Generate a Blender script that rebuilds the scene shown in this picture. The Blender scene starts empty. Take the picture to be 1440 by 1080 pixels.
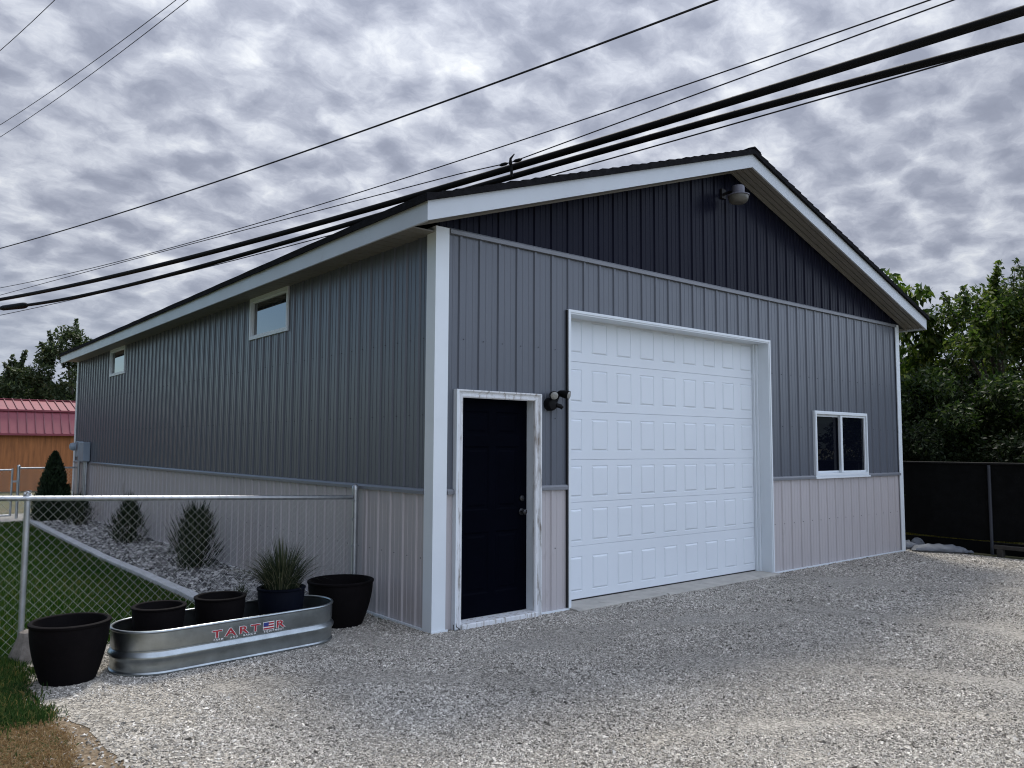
import bpy, math, random
import numpy as np
from mathutils import Vector, Matrix
random.seed(7); RNG = np.random.default_rng(11)
R = math.radians
S = bpy.context.scene
COL = S.collection
ORIG = {}

# ------------------------------------------------------------------ camera
F_PX = 1113.5
CAM = np.array([-3.9448, -5.869, 1.624]); YAW, PIT, ROLL = 0.6887, 0.078, 0.0049
def cam_axes():
    cy, sy, cp, sp = math.cos(YAW), math.sin(YAW), math.cos(PIT), math.sin(PIT)
    f = np.array([sy*cp, cy*cp, sp]); r = np.array([cy, -sy, 0.0]); u = np.cross(r, f)
    return r*math.cos(ROLL)+u*math.sin(ROLL), -r*math.sin(ROLL)+u*math.cos(ROLL), f
CR, CU, CF = cam_axes()
cd = bpy.data.cameras.new('camera'); cam = bpy.data.objects.new('camera', cd); COL.objects.link(cam)
cd.sensor_width = 36; cd.lens = 36*F_PX/1440; cd.clip_start = 0.05; cd.clip_end = 6000
m = Matrix.Identity(4)
for i in range(3):
    m[i][0] = CR[i]; m[i][1] = CU[i]; m[i][2] = -CF[i]; m[i][3] = CAM[i]
cam.matrix_world = m
S.camera = cam
def in_view(P, marg=0.12):
    d = P-CAM; z = d@CF
    return (z > 0.3) & (np.abs(d@CR) < z*(0.6466+marg)) & (np.abs(d@CU) < z*(0.485+marg))

# ------------------------------------------------------------------ materials
def nt(name):
    mt = bpy.data.materials.new(name); mt.use_nodes = True
    t = mt.node_tree; b = t.nodes['Principled BSDF']
    return mt, t, b
def N(t, kind, **kw):
    n = t.nodes.new(kind)
    for k, v in kw.items():
        if k in n.inputs.keys(): n.inputs[k].default_value = v
        else: setattr(n, k, v)
    return n
def ramp(t, stops, interp='LINEAR'):
    n = t.nodes.new('ShaderNodeValToRGB'); cr = n.color_ramp; cr.interpolation = interp
    while len(cr.elements) < len(stops): cr.elements.new(0.5)
    for e, (p, c) in zip(cr.elements, stops):
        e.position = p; e.color = (c[0], c[1], c[2], 1) if len(c) == 3 else c
    return n
def simple(name, col, rough=0.5, metal=0.0, var=0.12, scale=3.0, bump=0.0, bscale=60.0, spec=0.5, stretch=(1, 1, 1), dirt=None, rv=0.09):
    """principled surface whose colour wanders a little, optional fine bump and dirt spots"""
    mt, t, b = nt(name); L = t.links.new
    tc = N(t, 'ShaderNodeTexCoord'); mp = N(t, 'ShaderNodeMapping'); mp.inputs['Scale'].default_value = stretch
    L(tc.outputs['Object'], mp.inputs['Vector'])
    n = N(t, 'ShaderNodeTexNoise', Scale=scale, Detail=6.0, Roughness=0.6)
    L(mp.outputs[0], n.inputs['Vector'])
    lo = [c*(1-var) for c in col]; hi = [min(1, c*(1+var)) for c in col]
    rp = ramp(t, [(0.3, lo), (0.7, hi)]); L(n.outputs[0], rp.inputs[0])
    out = rp.outputs[0]
    if dirt:
        n2 = N(t, 'ShaderNodeTexNoise', Scale=dirt[1], Detail=8.0, Roughness=0.7); L(mp.outputs[0], n2.inputs['Vector'])
        r2 = ramp(t, [(dirt[2], (0, 0, 0)), (dirt[3], (1, 1, 1))]); L(n2.outputs[0], r2.inputs[0])
        mx = N(t, 'ShaderNodeMix', data_type='RGBA'); L(r2.outputs[0], mx.inputs[0]); L(out, mx.inputs[6])
        mx.inputs[7].default_value = (*dirt[0], 1); out = mx.outputs[2]
    L(out, b.inputs['Base Color'])
    b.inputs['Roughness'].default_value = rough; b.inputs['Metallic'].default_value = metal
    b.inputs['Specular IOR Level'].default_value = spec
    n3 = N(t, 'ShaderNodeTexNoise', Scale=scale*2.3, Detail=4.0); L(mp.outputs[0], n3.inputs['Vector'])
    mr = N(t, 'ShaderNodeMapRange'); mr.inputs[3].default_value = max(0.02, rough-rv); mr.inputs[4].default_value = min(1, rough+rv)
    L(n3.outputs[0], mr.inputs[0]); L(mr.outputs[0], b.inputs['Roughness'])
    if bump:
        nb = N(t, 'ShaderNodeTexNoise', Scale=bscale, Detail=5.0); L(mp.outputs[0], nb.inputs['Vector'])
        bp = N(t, 'ShaderNodeBump', Strength=bump, Distance=0.01); L(nb.outputs[0], bp.inputs['Height']); L(bp.outputs[0], b.inputs['Normal'])
    return mt
def island(name, stops, rough=0.8, trans=0.0, spec=0.3, patch=None):
    """each loose piece (leaf, stone, blade) gets its own colour from a ramp"""
    mt, t, b = nt(name); L = t.links.new
    g = N(t, 'ShaderNodeNewGeometry'); rp = ramp(t, stops); out = None
    if patch:
        tc = N(t, 'ShaderNodeTexCoord'); n = N(t, 'ShaderNodeTexNoise', Scale=patch[0], Detail=3.0); L(tc.outputs['Object'], n.inputs['Vector'])
        ma = N(t, 'ShaderNodeMath', operation='SUBTRACT'); ma.inputs[1].default_value = 0.5; L(n.outputs[0], ma.inputs[0])
        mb = N(t, 'ShaderNodeMath', operation='MULTIPLY_ADD'); mb.inputs[1].default_value = patch[1]
        L(ma.outputs[0], mb.inputs[0]); L(g.outputs['Random Per Island'], mb.inputs[2]); L(mb.outputs[0], rp.inputs[0])
    else: L(g.outputs['Random Per Island'], rp.inputs[0])
    L(rp.outputs[0], b.inputs['Base Color']); b.inputs['Roughness'].default_value = rough; b.inputs['Specular IOR Level'].default_value = spec
    if trans:
        tr = N(t, 'ShaderNodeBsdfTranslucent'); mx = N(t, 'ShaderNodeMixShader'); mx.inputs[0].default_value = trans
        hs = N(t, 'ShaderNodeHueSaturation', Value=1.5, Saturation=1.1); L(rp.outputs[0], hs.inputs['Color']); L(hs.outputs[0], tr.inputs[0])
        L(b.outputs[0], mx.inputs[1]); L(tr.outputs[0], mx.inputs[2]); L(mx.outputs[0], t.nodes['Material Output'].inputs[0])
    return mt
M = {}
M['grey'] = simple('grey_painted_steel', (0.098, 0.110, 0.135), 0.33, var=0.04, scale=0.8, spec=0.5, rv=0.025)
M['beige'] = simple('beige_painted_steel', (0.455, 0.43, 0.44), 0.34, rv=0.03, var=0.05, scale=1.5, dirt=((0.24, 0.21, 0.19), 3.0, 0.62, 0.85), stretch=(1, 1, 0.35))
M['navy'] = simple('near_black_painted_steel', (0.008, 0.009, 0.019), 0.3, var=0.08, scale=1.5, spec=0.06, rv=0.03)
M['white'] = simple('white_trim_metal', (0.71, 0.76, 0.80), 0.4, var=0.04, scale=1.5, dirt=((0.5, 0.48, 0.45), 5.0, 0.66, 0.95))
M['fascia'] = simple('pale_grey_fascia_metal', (0.52, 0.56, 0.60), 0.42, var=0.05, scale=1.5, dirt=((0.38, 0.38, 0.37), 4.0, 0.62, 0.95))
M['door_white'] = simple('white_garage_door_steel', (0.70, 0.75, 0.80), 0.42, var=0.025, scale=0.9, bump=0.06, bscale=150)
M['soffit'] = simple('shaded_soffit', (0.21, 0.20, 0.178), 0.5, var=0.05)  # white soffit darkened and warmed, eave shade and gravel bounce in its colour
M['trim_grey'] = simple('grey_trim_metal', (0.17, 0.18, 0.2), 0.4, var=0.06)
M['shingle'] = simple('charcoal_shingles', (0.011, 0.011, 0.013), 0.9, var=0.4, scale=14, bump=0.5, bscale=120, spec=0.08)
M['peeling'] = simple('weathered_white_paint', (0.7, 0.72, 0.74), 0.6, var=0.06, scale=6, stretch=(6, 6, 0.8), dirt=((0.2, 0.165, 0.13), 4.0, 0.52, 0.68), bump=0.25, bscale=40)
M['black_door'] = simple('black_door_paint', (0.0012, 0.0017, 0.0045), 0.5, var=0.15, spec=0.015)
M['rubber'] = simple('black_rubber', (0.012, 0.012, 0.013), 0.6, var=0.2)
M['black_plastic'] = simple('black_plastic', (0.006, 0.006, 0.007), 0.5, var=0.2, spec=0.12)
M['chrome'] = simple('tarnished_nickel', (0.06, 0.06, 0.065), 0.35, metal=1.0)
M['pot'] = simple('black_resin_pot', (0.006, 0.005, 0.0055), 0.75, var=0.25, scale=4, bump=0.2, bscale=180, spec=0.06, dirt=((0.02, 0.018, 0.018), 5, 0.64, 0.9))
M['pot_blue'] = simple('blue_black_resin_pot', (0.004, 0.0055, 0.012), 0.65, var=0.2, scale=4, spec=0.08, dirt=((0.04, 0.04, 0.05), 5, 0.68, 0.95))
M['soil'] = simple('dark_potting_soil', (0.03, 0.022, 0.016), 0.95, var=0.5, scale=25, bump=1.0, bscale=60)
M['galv'] = simple('galvanised_steel', (0.38, 0.42, 0.435), 0.34, metal=1.0, var=0.16, scale=9, bump=0.05, bscale=40)
M['galv_post'] = simple('galvanised_pipe', (0.45, 0.47, 0.49), 0.42, metal=0.9, var=0.15, scale=8)
M['galv_wire'] = simple('galvanised_wire', (0.50, 0.52, 0.49), 0.45, metal=0.5, var=0.1)
M['concrete'] = simple('concrete', (0.42, 0.40, 0.36), 0.9, var=0.15, scale=5, bump=0.4, bscale=70, dirt=((0.22, 0.21, 0.19), 4, 0.55, 0.8))
M['kerb'] = simple('pale_concrete_kerb', (0.54, 0.55, 0.57), 0.9, var=0.14, scale=5, bump=0.5, bscale=60)
M['footing'] = simple('rough_concrete_footing', (0.17, 0.15, 0.13), 0.95, var=0.4, scale=12, bump=1.0, bscale=30)
M['cable'] = simple('black_cable_sheath', (0.008, 0.008, 0.009), 0.7, spec=0.15)
M['wire'] = simple('dark_wire', (0.03, 0.03, 0.035), 0.6, metal=0.3)
M['bark'] = simple('bark', (0.07, 0.055, 0.042), 0.95, var=0.4, scale=9, bump=0.8, bscale=25, stretch=(1, 1, 0.3))
M['screen'] = simple('black_privacy_cloth', (0.006, 0.0065, 0.007), 0.95, var=0.25, scale=6, bump=0.4, bscale=90, spec=0.1)
M['bag'] = simple('dull_grey_sack_cloth', (0.15, 0.165, 0.19), 0.85, var=0.25, scale=8, bump=0.5, bscale=35)
M['board'] = simple('weathered_board', (0.05, 0.045, 0.04), 0.9, var=0.3, scale=10)
M['red_roof'] = simple('faded_red_metal', (0.225, 0.045, 0.06), 0.5, var=0.1, scale=2)
M['red_seam'] = simple('dark_red_seam', (0.16, 0.035, 0.05), 0.5)
M['red_roof_low'] = M['red_roof']
M['ply'] = simple('orange_stained_plywood', (0.33, 0.125, 0.04), 0.75, var=0.35, scale=3, stretch=(4, 4, 0.35))
M['meter'] = simple('grey_utility_box', (0.25, 0.30, 0.36), 0.5)
M['far_wall'] = simple('far_house_wall', (0.10, 0.09, 0.085), 0.8)
M['far_roof'] = simple('grey_far_roof', (0.16, 0.165, 0.17), 0.85, var=0.2, scale=6)
M['old_pipe'] = simple('weathered_dark_pipe', (0.05, 0.055, 0.07), 0.6, metal=0.3)
M['lamp_grey'] = simple('grey_cast_housing', (0.12, 0.12, 0.15), 0.5)
M['diffuser'] = simple('aged_lamp_diffuser', (0.115, 0.11, 0.095), 0.4)
M['lens'] = simple('lamp_lens', (0.26, 0.26, 0.24), 0.15)
M['red_ink'] = simple('red_print', (0.33, 0.02, 0.03), 0.5)
M['white_ink'] = simple('white_print', (0.72, 0.72, 0.72), 0.5)
M['blue_ink'] = simple('blue_print', (0.02, 0.035, 0.19), 0.5)
M['hill'] = simple('wooded_hillside', (0.035, 0.055, 0.05), 1.0, var=0.4, scale=0.02)
M['screw'] = simple('dark_screw', (0.05, 0.05, 0.055), 0.5, metal=0.4)
def glass(name, ior, dark):
    mt, t, b = nt(name); b.inputs['Base Color'].default_value = (*dark, 1); b.inputs['Roughness'].default_value = 0.015
    b.inputs['IOR'].default_value = ior
    tc = N(t, 'ShaderNodeTexCoord'); n = N(t, 'ShaderNodeTexNoise', Scale=1.5, Detail=1.0); t.links.new(tc.outputs['Object'], n.inputs['Vector'])
    bp = N(t, 'ShaderNodeBump', Strength=0.03, Distance=0.02); t.links.new(n.outputs[0], bp.inputs['Height']); t.links.new(bp.outputs[0], b.inputs['Normal'])
    return mt
M['glass'] = glass('window_glass', 2.7, (0.003, 0.004, 0.007))
M['glass_dark'] = glass('tinted_window_glass', 1.3, (0.003, 0.004, 0.008))

# ------------------------------------------------------------------ mesh helpers
class MB:
    def __init__(s): s.v = []; s.f = []
    def add(s, vs, fs):
        o = len(s.v); s.v += [tuple(map(float, p)) for p in vs]; s.f += [tuple(i+o for i in f) for f in fs]; return s
    def quad(s, a, b, c, d): return s.add([a, b, c, d], [(0, 1, 2, 3)])
    def box(s, x0, x1, y0, y1, z0, z1):
        return s.add([(x0,y0,z0),(x1,y0,z0),(x1,y1,z0),(x0,y1,z0),(x0,y0,z1),(x1,y0,z1),(x1,y1,z1),(x0,y1,z1)],
                     [(0,3,2,1),(4,5,6,7),(0,1,5,4),(1,2,6,5),(2,3,7,6),(3,0,4,7)])
    def bbox(s, x0, x1, y0, y1, z0, z1, b=0.004):
        """box with chamfered long edges"""
        P = []
        for z, i in ((z0, b), (z0+b, 0), (z1-b, 0), (z1, b)):
            P.append([(x0+i+b,y0+i,z),(x1-i-b,y0+i,z),(x1-i,y0+i+b,z),(x1-i,y1-i-b,z),(x1-i-b,y1-i,z),(x0+i+b,y1-i,z),(x0+i,y1-i-b,z),(x0+i,y0+i+b,z)])
        return s.loft(P, True, True)
    def loft(s, rings, closed=True, caps=False):
        n = len(rings[0]); vs = [p for r in rings for p in r]; fs = []
        for k in range(len(rings)-1):
            for i in range(n if closed else n-1):
                j = (i+1) % n; fs.append((k*n+i, k*n+j, (k+1)*n+j, (k+1)*n+i))
        if caps: fs.append(tuple(range(n-1, -1, -1))); fs.append(tuple((len(rings)-1)*n+i for i in range(n)))
        return s.add(vs, fs)
    def tube(s, pts, r, n=8, caps=True):
        pts = [Vector(p) for p in pts]; rr = r if isinstance(r, (list, tuple)) else [r]*len(pts); rings = []
        t0 = (pts[1]-pts[0]).normalized(); up = Vector((0,0,1)) if abs(t0.z) < 0.9 else Vector((1,0,0))
        nx = t0.cross(up).normalized()
        for i, p in enumerate(pts):
            t = (pts[min(i+1, len(pts)-1)]-pts[max(i-1, 0)]).normalized()
            nx = (nx - t*nx.dot(t)).normalized(); ny = t.cross(nx)
            rings.append([p + (nx*math.cos(2*math.pi*k/n)+ny*math.sin(2*math.pi*k/n))*rr[i] for k in range(n)])
        return s.loft(rings, True, caps)
    def lathe(s, c, prof, n=32, caps=True):
        rings = [[(c[0]+r*math.cos(2*math.pi*k/n), c[1]+r*math.sin(2*math.pi*k/n), c[2]+z) for k in range(n)] for r, z in prof]
        return s.loft(rings, True, caps)
    def prism(s, poly, ax, a0, a1):
        """polygon (in the two other axes) extruded along axis ax"""
        def mk(p, a):
            q = list(p); q.insert(ax, a); return tuple(q)
        return s.loft([[mk(p, a0) for p in poly], [mk(p, a1) for p in poly]], True, True)
    def build(s, name, mat, parent=None, smooth=False, fix=True):
        return link(name, s.v, s.f, mat, parent, smooth, fix)
def link(name, v, f, mat, parent=None, smooth=False, fix=True):
    o0 = ORIG.get(parent.name, (0,0,0)) if parent else (0,0,0)
    me = bpy.data.meshes.new(name); me.from_pydata([(p[0]-o0[0], p[1]-o0[1], p[2]-o0[2]) for p in v], [], f)
    if fix:
        import bmesh
        bm = bmesh.new(); bm.from_mesh(me); bmesh.ops.recalc_face_normals(bm, faces=bm.faces); bm.to_mesh(me); bm.free()
    me.materials.append(mat if not isinstance(mat, str) else M[mat])
    if smooth:
        me.polygons.foreach_set('use_smooth', [True]*len(me.polygons))
        try: me.set_sharp_from_angle(angle=R(38))
        except Exception: pass
    o = bpy.data.objects.new(name, me); COL.objects.link(o); o.parent = parent
    ORIG[o.name] = o0
    return o
def mesh_np(name, V, F, mat, parent=None, smooth=False):
    """V (n,3), F (m,k) numpy"""
    o0 = np.array(ORIG.get(parent.name, (0,0,0)) if parent else (0,0,0)); k = F.shape[1]
    me = bpy.data.meshes.new(name); me.vertices.add(len(V)); me.vertices.foreach_set('co', (V-o0).astype(np.float32).ravel())
    me.loops.add(F.size); me.loops.foreach_set('vertex_index', F.astype(np.int32).ravel())
    me.polygons.add(len(F)); me.polygons.foreach_set('loop_start', np.arange(0, F.size, k, dtype=np.int32))
    me.polygons.foreach_set('loop_total', np.full(len(F), k, dtype=np.int32))
    me.polygons.foreach_set('use_smooth', np.full(len(F), smooth)); me.update(calc_edges=True); me.materials.append(M[mat])
    o = bpy.data.objects.new(name, me); COL.objects.link(o); o.parent = parent; ORIG[o.name] = tuple(o0)
    return o
def tag(o, label=None, cat=None, group=None, kind=None):
    if label: o['label'] = label
    if cat: o['category'] = cat
    if group: o['group'] = group
    if kind: o['kind'] = kind
    return o
def thing(name, loc, label, cat, group=None):
    o = bpy.data.objects.new(name, None); COL.objects.link(o); o.location = loc; o.empty_display_size = 0.2
    ORIG[o.name] = tuple(loc); return tag(o, label, cat, group)

# ------------------------------------------------------------------ building numbers (metres)
W, L, H, HW = 8.935, 15.064, 3.585, 1.2194
OG, OS, EZ, RZ, FH = 0.3417, 0.3283, 3.523, 5.098, 0.19
SLOPE = (RZ-EZ)/(W/2+OS)
def rake(x): return RZ - SLOPE*abs(x-W/2)
B = thing('garage_building', (W/2, 0, 0), 'large metal-clad garage in grey, black and beige with a white roll-up door', 'garage')

PER = 0.2286
RIB = [(0, 0.015), (0.012, 0.015), (0.023, 0), (0.064, 0), (0.070, 0.004), (0.082, 0.004), (0.088, 0), (0.140, 0), (0.146, 0.004), (0.158, 0.004), (0.164, 0), (0.2056, 0), (0.2166, 0.015)]
def siding(name, axis, c, u0, u1, zb, zt, holes, mat, parent, phase=0.0, sgn=-1, brk=()):
    """ribbed sheet: axis 0 runs along x at y=c, axis 1 runs along y at x=c; ribs stand out along sgn"""
    prof = []
    k = math.floor((u0-phase)/PER)-1
    while k*PER+phase < u1+PER:
        prof += [(k*PER+phase+a, d) for a, d in RIB]; k += 1
    def dep(u):
        for (a, da), (b, db) in zip(prof, prof[1:]):
            if a <= u <= b: return da+(db-da)*(u-a)/max(1e-9, b-a)
        return 0
    us = sorted(set([round(u, 5) for u, d in prof if u0 < u < u1]+[u0, u1]+[round(h[i], 5) for h in holes for i in (0, 1) if u0 < h[i] < u1]+list(brk)))
    mb = MB()
    P = (lambda u, d, z: (u, c+sgn*d, z)) if axis == 0 else (lambda u, d, z: (c+sgn*d, u, z))
    for a, b in zip(us, us[1:]):
        mid = (a+b)/2; da, db = dep(a), dep(b)
        cuts = sorted([(h[2], h[3]) for h in holes if h[0] < mid < h[1]])
        segs = []; z = None
        for q0, q1 in cuts:
            segs.append((z, q0)); z = q1
        segs.append((z, None))
        for s0, s1 in segs:
            A0, B0 = (zb, zb) if s0 is None else (s0, s0)
            A1, B1 = (zt(a), zt(b)) if s1 is None else (s1, s1)
            if (A1+B1) - (A0+B0) < 1e-3: continue
            mb.quad(P(a, da, A0), P(b, db, B0), P(b, db, B1), P(a, da, A1))
    # weld columns so the sheet reads as one panel
    return mb.build(name, mat, parent, fix=False)
DX0, DX1, DZ = 0.215, 1.23, 2.13
GX0, GX1, GZ = 1.636, 5.24, 2.998
WX0, WX1, WZ0, WZ1 = 6.324, 7.823, 1.2165, 2.137
hd = (DX0+0.03, DX1-0.03, -1, DZ-0.03); hg = (GX0, GX1, -1, GZ); hw = (WX0+0.02, WX1-0.02, WZ0+0.02, WZ1-0.02)
PH = 0.032
for ua, ub in ((0.04, DX0+.03), (DX1-.03, GX0), (GX1, W-0.04)): siding('wainscot_siding', 0, 0, ua, ub, 0.0, lambda u: HW-0.015, [hd, hg, hw], 'beige', B, PH)
siding('wall_siding', 0, 0, 0.04, W-0.04, HW-0.015, lambda u: H-0.01, [hd, hg, hw], 'grey', B, PH)
siding('gable_siding', 0, 0, 0.0, W, H-0.01, lambda u: max(H-0.009, rake(u)+0.03), [], 'navy', B, PH, brk=(W/2,))
s1 = (3.171, 4.382, 2.998, 3.60); s2 = (10.768, 11.954, 2.998, 3.60)
hs = [(q[0]+.02, q[1]-.02, q[2]+.02, q[3]-.02) for q in (s1, s2)]
hs = [(a, b, c, d) for a, b, c, d in hs]
siding('side_wainscot_siding', 1, 0, 0.04, L-0.04, 0.0, lambda u: HW-0.015, [], 'beige', B, 0.05)
siding('side_wall_siding', 1, 0, 0.04, L-0.04, HW-0.015, lambda u: 3.62, [(a, b, c, 3.619) for a, b, c, d in hs], 'grey', B, 0.05)
siding('far_side_siding', 1, W, 0.04, L-0.04, 0.0, lambda u: 3.62, [], 'grey', B, 0.05, sgn=1)
siding('rear_siding', 0, L, 0.04, W-0.04, 0.0, lambda u: rake(u)+0.03, [], 'grey', B, 0.05, sgn=1, brk=(W/2,))
# trims
for a, b in ((0.125, DX0), (DX1, GX0-0.035), (GX1+0.035, WX0), (WX1, W-0.06)):
    if b-a > .01: MB().prism([(-0.034, HW-0.03), (-0.034, HW-0.002), (-0.022, HW+0.016), (-0.002, HW+0.02), (-0.002, HW-0.03)], 0, a, b).build('wainscot_trim', 'trim_grey', B)
MB().prism([(-0.034, HW-0.03), (-0.034, HW-0.002), (-0.022, HW+0.016), (-0.002, HW+0.02), (-0.002, HW-0.03)], 1, 0.125, L-0.06).build('side_wainscot_trim', 'trim_grey', B)
MB().prism([(-0.036, H-0.028), (-0.036, H+0.008), (-0.022, H+0.024), (-0.002, H+0.03), (-0.002, H-0.028)], 0, 0.125, W-0.06).build('gable_trim', 'trim_grey', B)
def corner(x, y, sx, sy, w, z1, name='corner_trim'):
    t, o = 0.012, 0.028
    pts = [(x-sx*o, y-sy*o), (x+sx*(w-o), y-sy*o), (x+sx*(w-o), y-sy*(o-t)), (x+sx*.004, y-sy*(o-t)),  (x-sx*(o-t), y+sy*.004), (x-sx*(o-t), y+sy*(w-o)), (x-sx*o, y+sy*(w-o))]
    mb_ = MB().loft([[(p[0], p[1], -0.01) for p in pts], [(p[0], p[1], 1.86) for p in pts]], True, True)
    mb_.loft([[(p[0]-sx*.0015, p[1]-sy*.0015, 1.852) for p in pts], [(p[0]-sx*.0015, p[1]-sy*.0015, z1) for p in pts]], True, True)
    return mb_.build(name, 'white', B)
corner(0, 0, 1, 1, 0.145, 3.60); corner(W, 0, -1, 1, 0.115, 3.60); corner(0, L, 1, -1, 0.14, 3.56); corner(W, L, -1, -1, 0.14, 3.56)
# base flashing
for a, b in ((DX1, GX0-0.03), (GX1+0.03, W-0.05)): MB().box(a, b, -0.030, -0.006, -0.03, 0.014).build('base_flashing', 'white', B)
MB().box(-0.034, 0.14, -0.037, -0.0285, -0.03, 0.014).build('base_flashing', 'white', B)
MB().box(-0.030, -0.006, 0.13, L, -0.03, 0.014).build('side_base_flashing', 'white', B)
# screws on the flats beside the big ribs
mb = MB()
def screw_row(z, x0, x1, side=False):
    k = 0; x = x0
    while x < x1:
        p = (x, -0.004, z+random.uniform(-.006, .006)) if not side else (-0.004, x, z)
        ok = not side and not (hd[0]-.1 < x < hd[1]+.1 and z < DZ+.05) and not (GX0-.06 < x < GX1+.06 and z < GZ+.06) and not (WX0-.05 < x < WX1+.05 and WZ0-.05 < z < WZ1+.05) or side
        if ok:
            ring = [(0.0048*math.cos(t), 0.0048*math.sin(t)) for t in [i*math.pi/3 for i in range(6)]]
            if side: mb.loft([[(0.0, p[1]+a, p[2]+b) for a, b in ring], [(-0.007, p[1]+a, p[2]+b) for a, b in ring]], True, True)
            else: mb.loft([[(p[0]+a, 0.0, p[2]+b) for a, b in ring], [(p[0]+a, -0.007, p[2]+b) for a, b in ring]], True, True)
        x += PER
for z in (0.62, 1.9, 2.6): screw_row(z, PH+0.045+PER*0, W-.1)
for z in (0.62, 1.9, 2.6): screw_row(z, 0.1+0.05+0.045, L-.2, True)
mb.build('siding_screws', 'screw', B)['kind'] = 'stuff'

# roof ----------------------------------------------------------------
def roof_side(sg):
    """stepped shingle courses from eave to ridge on one slope"""
    xe = W/2+sg*(W/2+OS+0.03); n = 32; top = []; 
    hx = (W/2+OS+0.03)
    for i in range(n):
        a = 1-i/n; b = 1-(i+1)/n
        top.append((a, 0.020)); top.append((b, 0.006))
    prof = []
    for q, hgt in top: prof.append((W/2+sg*hx*q, RZ+FH-SLOPE*hx*q+hgt+0.026))
    prof.append((W/2, RZ+FH-0.03)); prof.append((xe, RZ+FH-SLOPE*hx-0.02))
    mb = MB(); ys = [-OG-0.035]
    while ys[-1] < L+OG: ys.append(min(L+OG+0.035, ys[-1]+0.33))
    rings = [[(x+0*random.uniform(-1,1), y, z+random.uniform(-.0035,.0035)) for x, z in prof] for y in ys]
    mb.loft(rings, True, True); return mb
roof = roof_side(-1).build('roof', 'shingle', B)
roof_side(1).build('roof', 'shingle', B)
mb = MB()
y = -OG-0.04
while y < L+OG:
    y1 = min(y+0.16, L+OG+.04); z = RZ+FH+0.040
    mb.loft([[(W/2-.13, q, z-.13*SLOPE-.004+e), (W/2-.13, q, z-.13*SLOPE+.010+e), (W/2, q, z+.016+e), (W/2+.13, q, z-.13*SLOPE+.010+e), (W/2+.13, q, z-.13*SLOPE-.004+e), (W/2, q, z-.004+e)] for q, e in ((y, .008), (y1+.02, 0))], True, True); y = y1
mb.build('ridge_cap', 'shingle', roof)
t = 0.022
for yy, nm in ((-OG, 1), (L+OG, -1)):
    for sg in (-1, 1):
        x0 = W/2+sg*(W/2+OS)
        xm = W/2
        MB().prism([(x0, EZ), (xm, RZ), (xm, RZ+FH), (x0, EZ+FH)], 1, yy, yy+nm*t).build('rake_fascia', 'fascia', B)
for sg in (-1, 1):
    x0 = W/2+sg*(W/2+OS)
    segs = [0.0, 3.7, 7.4, 11.1, 1e9]
    mb = MB(); a = -OG+t
    for q in (3.6, 7.25, 10.9, L+OG-t):
        mb.box(min(x0, x0-sg*t), max(x0, x0-sg*t), a, q-0.0015, EZ, EZ+FH-0.002); a = q+0.0015
    mb.build('eave_fascia', 'fascia', B)
    # soffit boards across the eave
    mb = MB(); y = 0.0; xi = 0 if sg < 0 else W
    while y < L:
        y1 = min(y+0.145, L)
        xa, xb = sorted((x0-sg*t, xi))
        mb.box(xa, xb, y, y1-0.012, EZ+0.022, EZ+0.034); mb.box(xa, xb, y1-0.012, y1, EZ+0.034, EZ+0.042); y = y1
    mb.build('eave_soffit', 'soffit', B)
    mb = MB(); yb = -OG+t; wdt = (OG-t)/4
    for i in range(4):
        a, b = yb+i*wdt, yb+(i+1)*wdt
        for c0, c1, up in ((a, b-0.016, 0.016), (b-0.016, b, 0.030)):
            pr = [(x0-sg*.03, EZ+.03*SLOPE+up), (W/2, RZ+up), (W/2, RZ+up+.01), (x0-sg*.03, EZ+.03*SLOPE+up+.01)]
            mb.prism(pr, 1, c0, c1)
    mb.build('rake_soffit', 'soffit', B)
    MB().prism([(x0-sg*.03, EZ+.03*SLOPE+.004), (W/2, RZ+.004), (W/2, RZ+.028), (x0-sg*.03, EZ+.03*SLOPE+.028)], 1, -0.045, -0.02).build('soffit_channel', 'soffit', B)

# panelled sheets ----------------------------------------------------
def panels(x0, x1, z0, z1, y, rects, rings, mb=None):
    """flat sheet facing -y with moulded rectangles; rings = [(inset, y offset)]"""
    mb = mb or MB()
    xs = sorted(set([x0, x1]+[r[i] for r in rects for i in (0, 1)])); zs = sorted(set([z0, z1]+[r[i] for r in rects for i in (2, 3)]))
    for a, b in zip(xs, xs[1:]):
        for c, d in zip(zs, zs[1:]):
            mx, mz = (a+b)/2, (c+d)/2
            if not any(r[0] < mx < r[1] and r[2] < mz < r[3] for r in rects):
                mb.quad((a, y, c), (b, y, c), (b, y, d), (a, y, d))
    for r in rects:
        prev = [(r[0], y, r[2]), (r[1], y, r[2]), (r[1], y, r[3]), (r[0], y, r[3])]
        for ins, dy in rings:
            cur = [(r[0]+ins, y+dy, r[2]+ins), (r[1]-ins, y+dy, r[2]+ins), (r[1]-ins, y+dy, r[3]-ins), (r[0]+ins, y+dy, r[3]-ins)]
            for i in range(4): mb.quad(prev[i], prev[(i+1) % 4], cur[(i+1) % 4], cur[i])
            prev = cur
        mb.quad(*prev)
    return mb
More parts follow.
